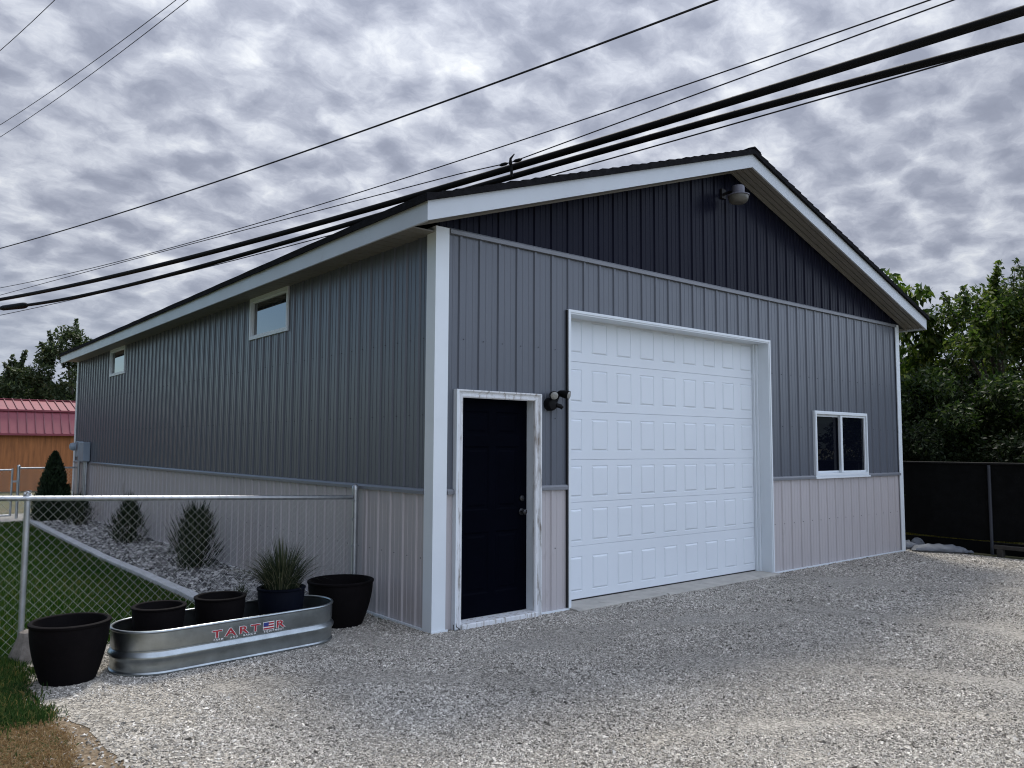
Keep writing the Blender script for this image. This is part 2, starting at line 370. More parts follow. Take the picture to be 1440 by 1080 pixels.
# garage door
GD = MB().box(GX0+.02, GX1-.02, 0.232, 0.25, 0.03, GZ+.1).build('garage_door', 'door_white', B)
zl = [0.03, 0.577, 1.034, 1.481, 1.995, 2.524, 3.06]
for i in range(6):
    a, b = zl[i]+0.0006, zl[i+1]-0.0006
    pz = [(0.109, .469), (.622, .966), (1.086, 1.417), (1.571, 1.915), (2.092, 2.443), (2.617, 2.975)][i]
    rects = [(1.774+0.392*k, 2.022+0.392*k, pz[0], pz[1]) for k in range(9)]
    mb = panels(GX0+0.004, GX1-0.004, a+.003, b-.003, 0.198, rects, [(0.006, 0.006), (0.010, 0.006), (0.026, -0.005)])
    x0_, x1_ = GX0+0.004, GX1-0.004
    for (za, zb_, ya, yb_) in ((a, a+.003, .203, .198), (b-.003, b, .198, .203)): mb.quad((x0_, ya, za), (x1_, ya, za), (x1_, yb_, zb_), (x0_, yb_, zb_))
    mb.box(x0_, x1_, 0.2045, 0.23, a, b)
    mb.build('door_section', 'door_white', GD, fix=False)
MB().box(GX0+0.004, GX1-0.004, 0.203, 0.235, 0.004, 0.033).build('bottom_seal', 'rubber', GD)
# garage opening liner and casing
mb = MB().box(GX0, GX0+0.014, -0.024, 0.3, -0.01, GZ).box(GX1-0.014, GX1, -0.024, 0.3, -0.01, GZ).box(GX0+.014, GX1-.014, -0.024, 0.3, GZ-0.014, GZ)
fr = mb.build('garage_door_jamb', 'white', B)
mb = MB().box(GX0-0.028, GX0-.001, -0.033, -0.001, -0.01, GZ+.028).box(GX1+.001, GX1+0.028, -0.033, -0.001, -0.01, GZ+.028).box(GX0-.001, GX1+.001, -0.033, -0.001, GZ+.001, GZ+0.028)
mb.build('garage_door_casing', 'white', B)
MB().box(GX1-0.07, GX1-0.0155, 0.165, 0.195, 0.0, GZ-.016).box(GX1-0.045, GX1-0.0155, 0.135, 0.163, 0.0, GZ-.016).build('door_stop', 'white', fr)
MB().box(GX0-0.042, GX0-0.0295, -0.026, -0.001, 0.02, GZ+.02).build('rib_shadow_strip', 'rubber', B)  # black strip standing in for the siding rib's shadow beside the casing
mb = MB()
xs = [GX0-.02, 2.9, 2.906, GX1+.01]
for a, b in ((GX0-.02, 3.02), (3.026, GX1+.01)): mb.loft([[(a, -0.16, -0.06), (a, -.16, 0.006), (a, -0.13, 0.014), (a, 0.32, 0.018), (a, .32, -.06)], [(b, -0.13, -0.06), (b, -.13, 0.006), (b, -0.1, 0.014), (b, 0.32, 0.018), (b, .32, -.06)]], True, True)
mb.build('threshold_slab', 'concrete', B)
# entry door
ED = MB().box(0.29, 1.16, 0.108, 0.15, 0.045, 2.075).build('entry_door', 'black_door', B)
rects = []
for xa, xb in ((0.40, 0.69), (0.77, 1.06)):
    rects += [(xa, xb, 0.25, 0.82), (xa, xb, 1.02, 1.62), (xa, xb, 1.72, 1.95)]
panels(0.29, 1.16, 0.045, 2.075, 0.1, rects, [(0.018, 0.010), (0.03, 0.010), (0.055, 0.002)]).build('door_skin', 'black_door', ED, fix=False)
def knob(z, prof, mat):
    rings = [[(1.095+r*math.cos(2*math.pi*k/20), 0.099-d, z+r*math.sin(2*math.pi*k/20)) for k in range(20)] for r, d in prof]
    return MB().loft(rings, True, True)
knob(0.985, [(0.033, 0), (0.033, 0.006), (0.012, 0.012), (0.012, 0.03), (0.024, 0.038), (0.028, 0.05), (0.024, 0.06), (0.008, 0.064)], 0).build('door_knob', 'chrome', ED, smooth=True)
knob(1.115, [(0.03, 0), (0.03, 0.008), (0.026, 0.014), (0.012, 0.016), (0.01, 0.02), (.003, .021)], 0).build('deadbolt', 'chrome', ED, smooth=True)
DF = MB().box(0.262, 0.286, -0.02, 0.16, 0.0, 2.10).box(1.165, 1.189, -0.02, 0.16, 0.0, 2.10).box(0.286, 1.165, -0.02, 0.16, 2.078, 2.10).build('door_frame', 'white', B)
def casing(mb, x0, x1, z1, w):
    # moulded profile: (across from inner edge, outwards)
    pr = [(0.0, 0.024), (0.010, 0.034), (0.026, 0.034), (0.032, 0.028), (0.046, 0.032), (0.060, 0.05), (w, 0.05), (w, 0.0), (0.0, 0.0)]
    for a, b in zip(pr, pr[1:]+pr[:1]):
        path = lambda p: [(x0-p[0], -p[1], -0.02), (x0-p[0], -p[1], z1+p[0]), (x1+p[0], -p[1], z1+p[0]), (x1+p[0], -p[1], -0.02)]
        A, Bq = path(a), path(b)
        for i in range(3): mb.quad(A[i], A[i+1], Bq[i+1], Bq[i])
    return mb
casing(MB(), 0.290, 1.158, 2.062, 0.072).build('door_casing', 'peeling', DF)
MB().box(0.20, 0.216, -0.058, -0.001, -0.02, 2.135).build('casing_edge', 'white', DF)
MB().bbox(0.275, 1.175, -0.075, 0.105, -0.02, 0.042, .008).build('threshold', 'peeling', ED)
# front window
WN = MB().build('window', 'white', B) if False else None
def frame_rect(mb, P, a0, a1, b0, b1, w, d0, d1):
    """rectangular frame in plane coords (a along wall, b up), depth d outward"""
    for q in ((a0, a1, b1-w, b1), (a0, a1, b0, b0+w), (a0, a0+w, b0+w, b1-w), (a1-w, a1, b0+w, b1-w)):
        c = [P(q[0], d, q[2]) for d in (d0, d1)]
        vs = [P(q[i], d, q[j]) for d in (d0, d1) for i, j in ((0, 2), (1, 2), (1, 3), (0, 3))]
        mb.add(vs, [(0,3,2,1),(4,5,6,7),(0,1,5,4),(1,2,6,5),(2,3,7,6),(3,0,4,7)])
    return mb
PX = lambda a, d, z: (a, -d, z)
PY = lambda a, d, z: (-d, a, z)
wf = frame_rect(MB(), PX, WX0, WX1, WZ0, WZ1, 0.046, -0.05, 0.034)
frame_rect(wf, PX, WX0+.012, WX1-.012, WZ0+.012, WZ1-.012, .03, .034, .042)
win = wf.build('front_window', 'white', B)
MB().box(WX0-.02, WX1+.02, -0.052, -0.002, WZ0-.026, WZ0-.001).build('sill', 'white', win)
mx = WX0+0.74
sash = frame_rect(MB(), PX, WX0+.048, mx+.03, WZ0+.048, WZ1-.048, .028, -0.04, -0.012).build('sash', 'white', win)
frame_rect(MB(), PX, mx-.026, WX1-.048, WZ0+.048, WZ1-.048, .024, -0.01, 0.02).box(mx-.026, mx+.03, -.026, -.0201, WZ0+.05, WZ1-.05).build('sash', 'white', win)
MB().quad(PX(WX0+.074, -.03, WZ0+.074), PX(mx+.004, -.03, WZ0+.074), PX(mx+.004, -.03, WZ1-.074), PX(WX0+.074, -.03, WZ1-.074)).build('pane', 'glass_dark', win, fix=False)
MB().quad(PX(mx-.004, 0.0, WZ0+.07), PX(WX1-.07, 0.0, WZ0+.07), PX(WX1-.07, 0.0, WZ1-.07), PX(mx-.004, 0.0, WZ1-.07)).build('pane', 'glass_dark', win, fix=False)
for q in (s1, s2):
    w_ = frame_rect(MB(), PY, q[0], q[1], q[2], 3.545, 0.04, -0.05, 0.026)
    wo = w_.build('side_window', 'white', B)
    frame_rect(MB(), PY, q[0]+.04, q[1]-.04, q[2]+.04, 3.505, .02, -.04, .0).build('sash', 'white', wo)
    MB().quad(PY(q[0]+.06, -.02, q[2]+.06), PY(q[0]+.06, -.02, 3.49), PY(q[1]-.06, -.02, 3.49), PY(q[1]-.06, -.02, q[2]+.06)).build('pane', 'glass', wo, fix=False)
# dark interior blocking light: floor and inner lining
MB().box(0.06, W-.06, 0.36, L-.06, -0.02, 0.012).build('floor_slab', 'concrete', B)
# small trailing wire at the door foot
MB().tube([(0.19, -0.05, 0.05), (0.175, -0.075, 0.01), (0.2, -0.1, 0.012), (0.235, -0.085, 0.012), (0.215, -0.06, 0.03), (0.208, -0.045, 0.12)], 0.004, 6).build('cable_end', 'rubber', B)

# ------------------------------------------------------------------ fixtures
FL = thing('flood_light', (1.36, -0.03, 2.045), 'black two-headed flood light on the grey wall beside the roll-up door', 'light')
def disc_y(c, prof, n=24, ax=(0, -1, 0)):
    ax = Vector(ax).normalized(); u = ax.cross(Vector((0,0,1))).normalized(); v = u.cross(ax); c = Vector(c)
    return MB().loft([[c+ax*d+(u*math.cos(2*math.pi*k/n)+v*math.sin(2*math.pi*k/n))*r for k in range(n)] for r, d in prof], True, True)
disc_y((1.36, -0.0, 2.04), [(0.066, -0.0), (0.066, 0.05), (0.056, 0.075), (0.02, 0.085)]).build('base', 'black_plastic', FL, smooth=True)
MB().tube([(1.40, -0.07, 2.03), (1.445, -0.085, 2.02), (1.46, -0.10, 2.0)], [.022, .022, .018], 10).build('sensor', 'black_plastic', FL, smooth=True)
for c, ax, arm in (((1.335, -0.10, 2.125), (-0.45, -0.8, -0.15), (1.35, -0.07, 2.06)), ((1.485, -0.11, 2.14), (0.35, -0.85, -0.2), (1.40, -0.07, 2.06))):
    h = disc_y(c, [(0.018, -0.08), (0.03, -0.06), (0.038, -0.02), (0.044, 0.03), (0.044, 0.042)], ax=ax).build('lamp_head', 'black_plastic', FL, smooth=True)
    MB().tube([arm, Vector(c)-Vector(ax).normalized()*.06], 0.012, 8).build('swivel_arm', 'black_plastic', h)
    disc_y(c, [(0.038, 0.0425), (0.033, 0.048), (0.012, 0.052)], ax=ax).build('lens', 'lens', h, smooth=True)
BL = thing('barn_light', (4.3, 0, 4.75), 'grey dusk-to-dawn dome light on the black gable under the roof peak', 'light')
c = (4.3, -0.24, 0)
MB().lathe((4.3, -.24, 4.745), [(0.06, 0.0), (0.078, 0.0), (0.078, 0.085), (0.07, 0.1), (0.02, 0.104)]).build('ballast_housing', 'lamp_grey', BL, smooth=True)
MB().lathe((4.3, -.24, 4.715), [(0.12, 0.0), (0.138, 0.004), (0.138, 0.014), (0.10, 0.03), (0.06, 0.03)]).build('reflector_rim', 'lamp_grey', BL, smooth=True)
MB().lathe((4.3, -.24, 4.63), [(0.03, -.004), (0.085, 0.0), (0.11, 0.02), (0.122, 0.055), (0.124, 0.085)]).build('diffuser', 'diffuser', BL, smooth=True)
MB().tube([(4.3, -0.02, 4.79), (4.3, -0.1, 4.80), (4.3, -.17, 4.79)], 0.018, 10).box(4.26, 4.34, -0.03, -0.0, 4.74, 4.86).build('wall_bracket', 'rubber', BL)
EM = thing('electric_meter', (-0.03, 13.6, 1.2), 'blue-grey electric meter box with conduits at the far side wall', 'meter box')
MB().bbox(-0.16, -0.02, 13.36, 13.86, 1.24, 1.66, .01).build('enclosure', 'meter', EM)
MB().lathe((0, 0, 0), [(0.09, 0), (0.09, 0.05), (0.075, 0.10), (0.03, 0.12)]).build('meter_socket', 'meter', EM)
ms = EM.children[-1]; ms.data.transform(Matrix.Translation((-0.16+0.03, 14.2-13.6, 1.5-1.2))@Matrix.Rotation(-math.pi/2, 4, 'Y')@Matrix.Translation(Vector((0.03, 13.6, 1.2))))
MB().bbox(-0.13, -0.02, 14.06, 14.34, 1.33, 1.68, .01).build('meter_base', 'meter', EM)
for yy in (13.45, 13.62, 14.2): MB().tube([(-0.07, yy, -0.02), (-0.07, yy, 1.26 if yy < 14 else 1.35)], 0.03, 10).build('conduit', 'galv_post', EM, smooth=True)

# ------------------------------------------------------------------ ground
gm, gt, gb = nt('ground_dirt'); L_ = gt.links.new
tc = N(gt, 'ShaderNodeTexCoord'); n1 = N(gt, 'ShaderNodeTexNoise', Scale=0.4, Detail=8.0, Roughness=0.7); L_(tc.outputs['Object'], n1.inputs['Vector'])
rp = ramp(gt, [(0.3, (0.05, 0.065, 0.022)), (0.6, (0.10, 0.09, 0.045)), (0.75, (0.17, 0.13, 0.08))]); L_(n1.outputs[0], rp.inputs[0]); L_(rp.outputs[0], gb.inputs['Base Color']); gb.inputs['Roughness'].default_value = 0.95
M['ground'] = gm
tag(MB().quad((-2500, -2500, -0.012), (2500, -2500, -0.012), (2500, 2500, -0.012), (-2500, 2500, -0.012)).build('ground', 'ground', fix=False), 'bare earth and rough grass ground reaching the hills', 'ground', kind='structure')
def ground_mat(name, stops, s1_, s2_, bump, dirt):
    mt, t, b = nt(name); K = t.links.new
    tc = N(t, 'ShaderNodeTexCoord')
    v = N(t, 'ShaderNodeTexVoronoi', Scale=s1_); v.feature = 'F1'; K(tc.outputs['Object'], v.inputs['Vector'])
    n = N(t, 'ShaderNodeTexNoise', Scale=s2_, Detail=8.0, Roughness=0.75); K(tc.outputs['Object'], n.inputs['Vector'])
    sx = N(t, 'ShaderNodeSeparateColor'); K(v.outputs['Color'], sx.inputs[0])
    ad = N(t, 'ShaderNodeMath', operation='MULTIPLY_ADD'); ad.inputs[1].default_value = 0.55; K(sx.outputs[0], ad.inputs[0])
    m2 = N(t, 'ShaderNodeMath', operation='MULTIPLY'); m2.inputs[1].default_value = 0.5; K(n.outputs[0], m2.inputs[0]); K(m2.outputs[0], ad.inputs[2])
    rp = ramp(t, stops); K(ad.outputs[0], rp.inputs[0])
    n2 = N(t, 'ShaderNodeTexNoise', Scale=0.55, Detail=5.0, Roughness=0.6); K(tc.outputs['Object'], n2.inputs['Vector'])
    r2 = ramp(t, [(0.42, (0, 0, 0)), (0.68, (1, 1, 1))]); K(n2.outputs[0], r2.inputs[0])
    mx = N(t, 'ShaderNodeMix', data_type='RGBA'); K(r2.outputs[0], mx.inputs[0]); K(rp.outputs[0], mx.inputs[6]); mx.inputs[7].default_value = (*dirt, 1)
    mx.clamp_factor = True
    mh = N(t, 'ShaderNodeMath', operation='MULTIPLY'); mh.inputs[1].default_value = 0.55; K(r2.outputs[0], mh.inputs[0]); K(mh.outputs[0], mx.inputs[0])
    K(mx.outputs[2], b.inputs['Base Color']); b.inputs['Roughness'].default_value = 0.95; b.inputs['Specular IOR Level'].default_value = 0.2
    bp = N(t, 'ShaderNodeBump', Strength=bump, Distance=0.012); K(v.outputs['Distance'], bp.inputs['Height']); K(bp.outputs[0], b.inputs['Normal'])
    return mt
M['gravel_bed'] = ground_mat('gravel_fines', [(0.15, (0.085, 0.078, 0.07)), (0.5, (0.28, 0.26, 0.225)), (0.85, (0.54, 0.50, 0.44))], 62, 6, 0.9, (0.40, 0.38, 0.345))
def sheet(name, poly, z, mat, label, cat, kind='structure'):
    o = link(name, [(x, y, z) for x, y in poly], [tuple(range(len(poly)))], mat, fix=False)
    return tag(o, label, cat, kind=kind)
def wob(n0, pts, amp):
    out = []
    for (a, b) in zip(pts, pts[1:]+pts[:1]):
        for i in range(n0):
            f = i/n0; out.append((a[0]+(b[0]-a[0])*f+random.uniform(-amp, amp)*(i > 0), a[1]+(b[1]-a[1])*f+random.uniform(-amp, amp)*(i > 0)))
    return out
sheet('gravel_drive', wob(14, [(-2.97, 0.0), (-2.86, -0.6), (-2.72, -2.2), (-2.8, -5.4), (-4.5, -9), (13, -16), (9.3, -1.6), (9.35, -0.3), (9.05, 0.1), (9.0, 0.5), (-0.1, 0.5), (-0.1, 1.35), (-2.95, 1.35)], 0.035), -0.004, 'gravel_bed', 'pale crushed gravel drive in front of the garage', 'gravel drive')
M['lawn_base'] = ground_mat('lawn_soil', [(0.2, (0.014, 0.028, 0.008)), (0.6, (0.025, 0.05, 0.012)), (0.9, (0.045, 0.07, 0.02))], 60, 4, 0.5, (0.04, 0.055, 0.02))
sheet('lawn', [(-9, 1.0), (-2.97, 1.0), (-2.97, 1.36), (-1.2, 1.36), (-1.2, 13.6), (-9, 13.6)], -0.006, 'lawn_base', 'dark green lawn behind the chain link fence', 'lawn')
M['bed'] = ground_mat('stone_bed_fines', [(0.15, (0.07, 0.072, 0.08)), (0.5, (0.15, 0.155, 0.165)), (0.85, (0.27, 0.275, 0.29))], 26, 5, 0.9, (0.12, 0.12, 0.125))
sheet('stone_bed', [(-1.1, 1.36), (-0.01, 1.36), (-0.01, 14.3), (-1.1, 14.3)], -0.002, 'bed', 'grey stone planting bed along the side wall', 'stone bed')
M['yard'] = ground_mat('pale_side_yard', [(0.15, (0.2, 0.19, 0.18)), (0.5, (0.3, 0.29, 0.28)), (0.85, (0.4, 0.39, 0.37))], 30, 3, 0.4, (0.3, 0.27, 0.23))
sheet('path', [(-9, 13.6), (-1.12, 13.6), (-1.12, 14.3), (-0.1, 14.3), (0, 15.6), (-9, 17.5)], -0.005, 'yard', 'pale gravel path beyond the lawn by the far gate', 'path')
# kerb: one continuous poured edging, gently curving
ks = [(-1.15, 1.42), (-1.12, 2.2), (-1.10, 3.0), (-1.12, 4.9), (-1.15, 6.6), (-1.12, 9.3), (-1.08, 12.0), (-1.05, 13.5)]
mb = MB(); rings = []
for i in range(60):
    f = i/59*(len(ks)-1); k = min(int(f), len(ks)-2); g = f-k; x = ks[k][0]*(1-g)+ks[k+1][0]*g; y = ks[k][1]*(1-g)+ks[k+1][1]*g
    e = random.uniform(-.006, .006)
    rings.append([(x-.06+e, y, -.03), (x-.06+e, y, .028), (x-.054+e, y, .034), (x+.054+e, y, .036), (x+.06+e, y, .03), (x+.06+e, y, -.03)])
tag(mb.loft(rings, True, True).build('kerb', 'kerb'), 'pale concrete kerb between the lawn and the stone bed', 'kerb', kind='structure')

def stones(name, P, size, mat, flat=0.62, sub=False):
    """angular crushed stones: jittered octahedra, each its own island"""
    n = len(P)
    base = np.array([(1,0,0),(-1,0,0),(0,1,0),(0,-1,0),(0,0,1),(0,0,-1)], float)
    f8 = np.array([(0,2,4),(2,1,4),(1,3,4),(3,0,4),(2,0,5),(1,2,5),(3,1,5),(0,3,5)])
    V = np.repeat(base[None], n, 0)+RNG.normal(0, 0.28, (n, 6, 3))
    V *= np.array([1.15, 0.85, flat])*RNG.uniform(0.75, 1.25, (n, 1, 3))
    a = RNG.uniform(0, 2*math.pi, n); ca, sa = np.cos(a)[:, None], np.sin(a)[:, None]
    tl = RNG.normal(0, 0.45, n); ct, st = np.cos(tl)[:, None], np.sin(tl)[:, None]
    y2 = V[..., 1]*ct-V[..., 2]*st; z2 = V[..., 1]*st+V[..., 2]*ct
    X = V[..., 0]*ca-y2*sa; Y = V[..., 0]*sa+y2*ca
    V = np.stack([X, Y, z2], -1)*size[:, None, None]+P[:, None, :]
    F = (f8[None]+np.arange(n)[:, None, None]*6).reshape(-1, 3)
    return mesh_np(name, V.reshape(-1, 3), F, mat)
def vnoise(P, s, seed):
    """cheap smooth value noise on the plane"""
    r = np.random.default_rng(seed); g = r.random((64, 64)); q = P[:, :2]*s; i = np.floor(q).astype(int); f = q-i; f = f*f*(3-2*f)
    G = lambda a, b: g[(i[:, 0]+a) % 64, (i[:, 1]+b) % 64]
    return (G(0,0)*(1-f[:,0])+G(1,0)*f[:,0])*(1-f[:,1])+(G(0,1)*(1-f[:,0])+G(1,1)*f[:,0])*f[:,1]
def track(P):
    """packed wheel lanes curving out of the roll-up door towards the road on the right"""
    t = np.zeros(len(P))
    for x0, y0, x1, y1, bow, wd in TRACKS:
        L2 = math.hypot(x1-x0, y1-y0); ux, uy = (x1-x0)/L2, (y1-y0)/L2
        s_ = (P[:, 0]-x0)*ux+(P[:, 1]-y0)*uy; n_ = -(P[:, 0]-x0)*uy+(P[:, 1]-y0)*ux
        f = np.clip(s_/L2, -0.3, 1.3); c_ = n_-bow*4*f*(1-f)+0.12*(vnoise(P, 1.3, 21)-.5)
        ww = wd*(0.6+0.8*vnoise(P, 2.1, 22)); q = np.clip(1-np.abs(c_)/ww, 0, 1); t = np.maximum(t, np.clip(q*1.6, 0, 1)*np.clip((f+.28)/.2, 0, 1)*np.clip((1.28-f)/.2, 0, 1))
    return t*np.clip(0.5+1.1*vnoise(P, 1.9, 23), 0, 1)
TRACKS = [(3.3, -1.0, 4.1, -3.7, .18, .27), (1.3, -2.2, 2.6, -4.6, .15, .28), (-0.3, -2.9, 1.4, -3.9, .1, .2), (0.4, -0.8, 2.8, -1.3, .1, .3), (5.4, -0.9, 6.8, -3.0, .1, .27), (-1.8, -0.5, -0.3, -1.6, .1, .22)]
def gravel_pts(n, x0, x1, y0, y1):
    P = np.stack([RNG.uniform(x0, x1, n), RNG.uniform(y0, y1, n), np.zeros(n)], 1)
    P = P[in_view(P, 0.5)]; d = np.hypot(P[:, 0]-CAM[0], P[:, 1]-CAM[1])
    dens = np.clip((5.2/np.maximum(d, 4.0))**1.5, 0, 1)
    w = 0.55*vnoise(P, 1.1, 3)+0.45*vnoise(P, 3.7, 4)
    edge = P[:, 0]+2.62-0.45*np.clip(P[:, 1]+0.2, 0, 1)*1.0+0.28*(vnoise(P, 2.2, 8)-.5)+0.5*np.clip(-P[:, 1]-1, 0, 1)*0
    left = np.clip((P[:, 0]-(-3.14+0.2*np.clip(-P[:, 1], 0, 1.2)+0.5*(vnoise(P, 1.7, 9)-.5)))/0.8, 0.0, 1)**1.4
    inb = (P[:, 0] > -0.02) & (P[:, 1] > -0.03) & (P[:, 0] < W+.03)
    slab = (P[:, 0] > GX0-.03) & (P[:, 0] < GX1+.02) & (P[:, 1] > -0.15)
    bedc = (P[:, 0] > -2.95) & (P[:, 1] > 1.34)
    rr = (P[:, 0] > 9.3) | ((P[:, 0] > 8.9) & (P[:, 1] > 0.2)) 
    tr = track(P)
    keep = (RNG.random(len(P)) < dens*(1-.82*tr)*np.clip(0.2+1.7*(w-.2), 0.12, 1)*np.maximum(left, 0.06)) & ~inb & ~slab & ~bedc & ~rr
    P = P[keep]; d = d[keep]; w = w[keep]; tr = tr[keep]
    sz = (0.0036+0.0052*RNG.random(len(P))**2.0)*(0.7+0.7*w)*(1-.35*tr)*np.clip(1+0.03*(d-5), 1, 1.3)
    big = RNG.random(len(P)) < 0.02; sz[big] *= 1.9
    P[:, 2] = sz*0.18-0.004
    return P, sz
M['stone'] = island('crushed_stone', [(0.0, (0.09, 0.082, 0.07)), (0.2, (0.24, 0.224, 0.198)), (0.6, (0.46, 0.43, 0.38)), (0.92, (0.66, 0.62, 0.56)), (1.0, (0.82, 0.78, 0.71))], rough=0.85, patch=(0.9, 0.35))
P, sz = gravel_pts(2300000, -3.4, 9.6, -6.6, 1.36)
tag(stones('gravel', P, sz, 'stone'), 'loose crushed grey gravel stones covering the drive', 'gravel', kind='stuff')
n = 16000
P = np.stack([RNG.uniform(-1.03, -0.06, n), 1.42+12.6*RNG.random(n)**1.5, np.zeros(n)], 1); sz = RNG.uniform(0.018, 0.042, n); P[:, 2] = sz*.35+0.01*RNG.random(n)
M['river'] = island('grey_bed_rock', [(0.0, (0.05, 0.05, 0.053)), (0.45, (0.19, 0.187, 0.187)), (0.85, (0.43, 0.425, 0.42)), (1.0, (0.62, 0.61, 0.60))], rough=0.85)
tag(stones('bed_rocks', P, sz, 'river', .7), 'loose grey landscaping rocks in the bed along the side wall', 'rocks', kind='stuff')

def blades(name, P, h, mat, lean=0.5, wid=0.0035):
    n = len(P); a = RNG.uniform(0, 2*math.pi, n); ux = np.stack([np.cos(a), np.sin(a), np.zeros(n)], 1)*wid
    b = RNG.uniform(0, 2*math.pi, n); l = RNG.random(n)*lean
    tip = P+np.stack([np.cos(b)*l*h, np.sin(b)*l*h, h*(1-0.35*l)], 1)
    mid = P+np.stack([np.cos(b)*l*h*.35, np.sin(b)*l*h*.35, h*.58*(1-.1*l)], 1)
    V = np.stack([P-ux, P+ux, mid+ux*.75, tip, mid-ux*.75], 1).reshape(-1, 3)
    F = np.arange(n)[:, None]*5+np.arange(5)[None]
    return mesh_np(name, V, F, mat)
M['lawn_blade'] = island('lawn_blades', [(0, (0.010, 0.034, 0.006)), (0.55, (0.024, 0.068, 0.009)), (0.88, (0.055, 0.095, 0.02)), (1, (0.12, 0.11, 0.03))], rough=0.8, trans=0.25, spec=0.08, patch=(0.8, 0.5))
n = 150000
P = np.stack([RNG.uniform(-6.5, -1.22, n), 1.0+12.5*RNG.random(n)**1.7, np.full(n, -0.006)], 1); P = P[in_view(P) & ((P[:, 0] < -2.97) | (P[:, 1] > 1.3))]
tag(blades('lawn_grass', P, RNG.uniform(0.03, 0.06, len(P)), 'lawn_blade'), 'short green grass of the lawn behind the fence', 'grass', kind='stuff')
M['dry_blade'] = island('dry_blades', [(0, (0.13, 0.075, 0.035)), (0.35, (0.23, 0.15, 0.07)), (0.7, (0.32, 0.22, 0.11)), (0.92, (0.38, 0.29, 0.17)), (1, (0.07, 0.10, 0.03))], rough=0.85, trans=0.2, patch=(1.5, .6))
M['verge_blade'] = island('verge_blades', [(0, (0.014, 0.035, 0.01)), (0.6, (0.035, 0.075, 0.02)), (0.9, (0.08, 0.11, 0.035)), (1, (0.20, 0.16, 0.06))], rough=0.8, trans=0.25, spec=0.08, patch=(1.5, .5))
n = 190000
P = np.stack([RNG.uniform(-4.0, -2.5, n), RNG.uniform(-3.0, 1.25, n), np.full(n, -0.006)], 1); P = P[in_view(P)]
ed = -2.90+0.02*np.clip(-P[:, 1], 0, 1.2)+0.55*(vnoise(P, 2.6, 5)-.5)
gz = P[:, 1]+0.55*(vnoise(P, 3, 6)-.5)+0.15*RNG.normal(0, 1, len(P))
inside = P[:, 0] < ed-0.12+0.1*RNG.normal(0, 1, len(P))
gr = inside & (gz > -0.28) & (P[:, 0] < -2.84+.1*(vnoise(P, 5, 2)-.5)+.1*np.clip(.3-P[:, 1], -1, 1)); dr = inside & (gz <= -0.28)
tag(blades('verge_grass', P[gr], RNG.uniform(0.03, 0.075, gr.sum()), 'verge_blade', .9), 'green grass tuft beside the left planter and fence post', 'grass', kind='stuff')
Pd = P[dr & (P[:, 0] < -2.93+.12*(vnoise(P, 4, 31)-.5)-.1*RNG.random(len(P)))]; Pd = Pd[RNG.random(len(Pd)) < 0.6]
tag(blades('dry_grass', Pd, RNG.uniform(0.012, 0.034, len(Pd)), 'dry_blade', 1.6, .003), 'dry straw-brown grass at the edge of the gravel', 'grass', kind='stuff')
M['verge_soil'] = ground_mat('dry_verge_soil', [(0.15, (0.09, 0.066, 0.042)), (0.5, (0.16, 0.12, 0.078)), (0.85, (0.25, 0.195, 0.135))], 60, 5, 0.5, (0.15, 0.118, 0.08))
sheet('verge', [(-2.0, -0.2), (-2.0, -2.2), (-2.0, -5.4), (-8, -5), (-8, 0.99), (-2.9, 0.99)], -0.0075, 'verge_soil', 'dry brown verge left of the gravel drive', 'verge')

# ------------------------------------------------------------------ near chain link fence
FY = 1.29
def chain_mesh(x0, x1, z0, z1, P, cell=0.034, r=0.0013):
    mb = MB(); n = int((x1-x0)/cell); hz = cell*1.07; m_ = int((z1-z0)/hz)
    for i in range(n):
        xc = x0+(i+.5)*cell; pts = []
        for k in range(m_+1):
            s = 1 if (k+i) % 2 == 0 else -1
            pts.append(P(xc+s*cell*0.5, (0.003 if s > 0 else -.003), z0+k*hz))
        mb.tube(pts, r, 4, False)
    return mb
NF = thing('chain_link_fence', (-1.6, FY, 0), 'near galvanised chain link fence running left from the garage side wall', 'fence')
RZF = lambda a: 1.2-0.034*(a+2.9)
chain_mesh(-6.2, -0.115, 0.02, 1.235, lambda a, d, z: (a, FY-0.026+d, z*RZF(a)/1.2)).build('wire_mesh', 'galv_wire', NF, fix=False)
MB().tube([(-6.3, FY, RZF(-6.3)), (-3.0, FY, RZF(-3.0)), (-0.11, FY, RZF(-.11))], 0.021, 12).build('top_rail', 'galv_post', NF, smooth=True)
def post(x, y, h, r, par, cap=True, ftg=False):
    p = MB().tube([(x, y, -0.05), (x, y, h)], r, 14).build('post', 'galv_post', par, smooth=True)
    MB().lathe((x, y, h), [(r*1.12, -0.03), (r*1.12, 0.0), (r*.9, 0.018), (r*.4, 0.028)], 14).build('post_cap', 'galv_post', p, smooth=True)
    if ftg:
        MB().lathe((x+.03, y-.13, -0.03), [(0.15, 0), (0.125, 0.06), (0.085, 0.16), (0.06, 0.235), (0.03, 0.25)], 9).build('footing', 'footing', p)
        bm_ = p.children[-1].data
        for v in bm_.vertices: v.co.x += random.uniform(-.014, .014); v.co.y += random.uniform(-.014, .014); v.co.z += random.uniform(-.01, .01)
    return p
post(-2.905, FY+.012, 1.225, 0.0215, NF, ftg=True); post(-5.9, FY, 1.225, 0.024, NF)
pe = post(-0.075, FY+.0, 1.205, 0.031, NF)
MB().box(-.121, -.115, FY-.034, FY-.022, .06, 1.09).build('tension_bar', 'galv_wire', pe)
for z in (.3, .62, .88, 1.07): MB().lathe((-0.075, FY, z), [(.0335, 0), (.0335, .022)], 14).box(-.125, -.1, FY-.036, FY-.018, z, z+.022).build('tension_band', 'galv_post', pe)

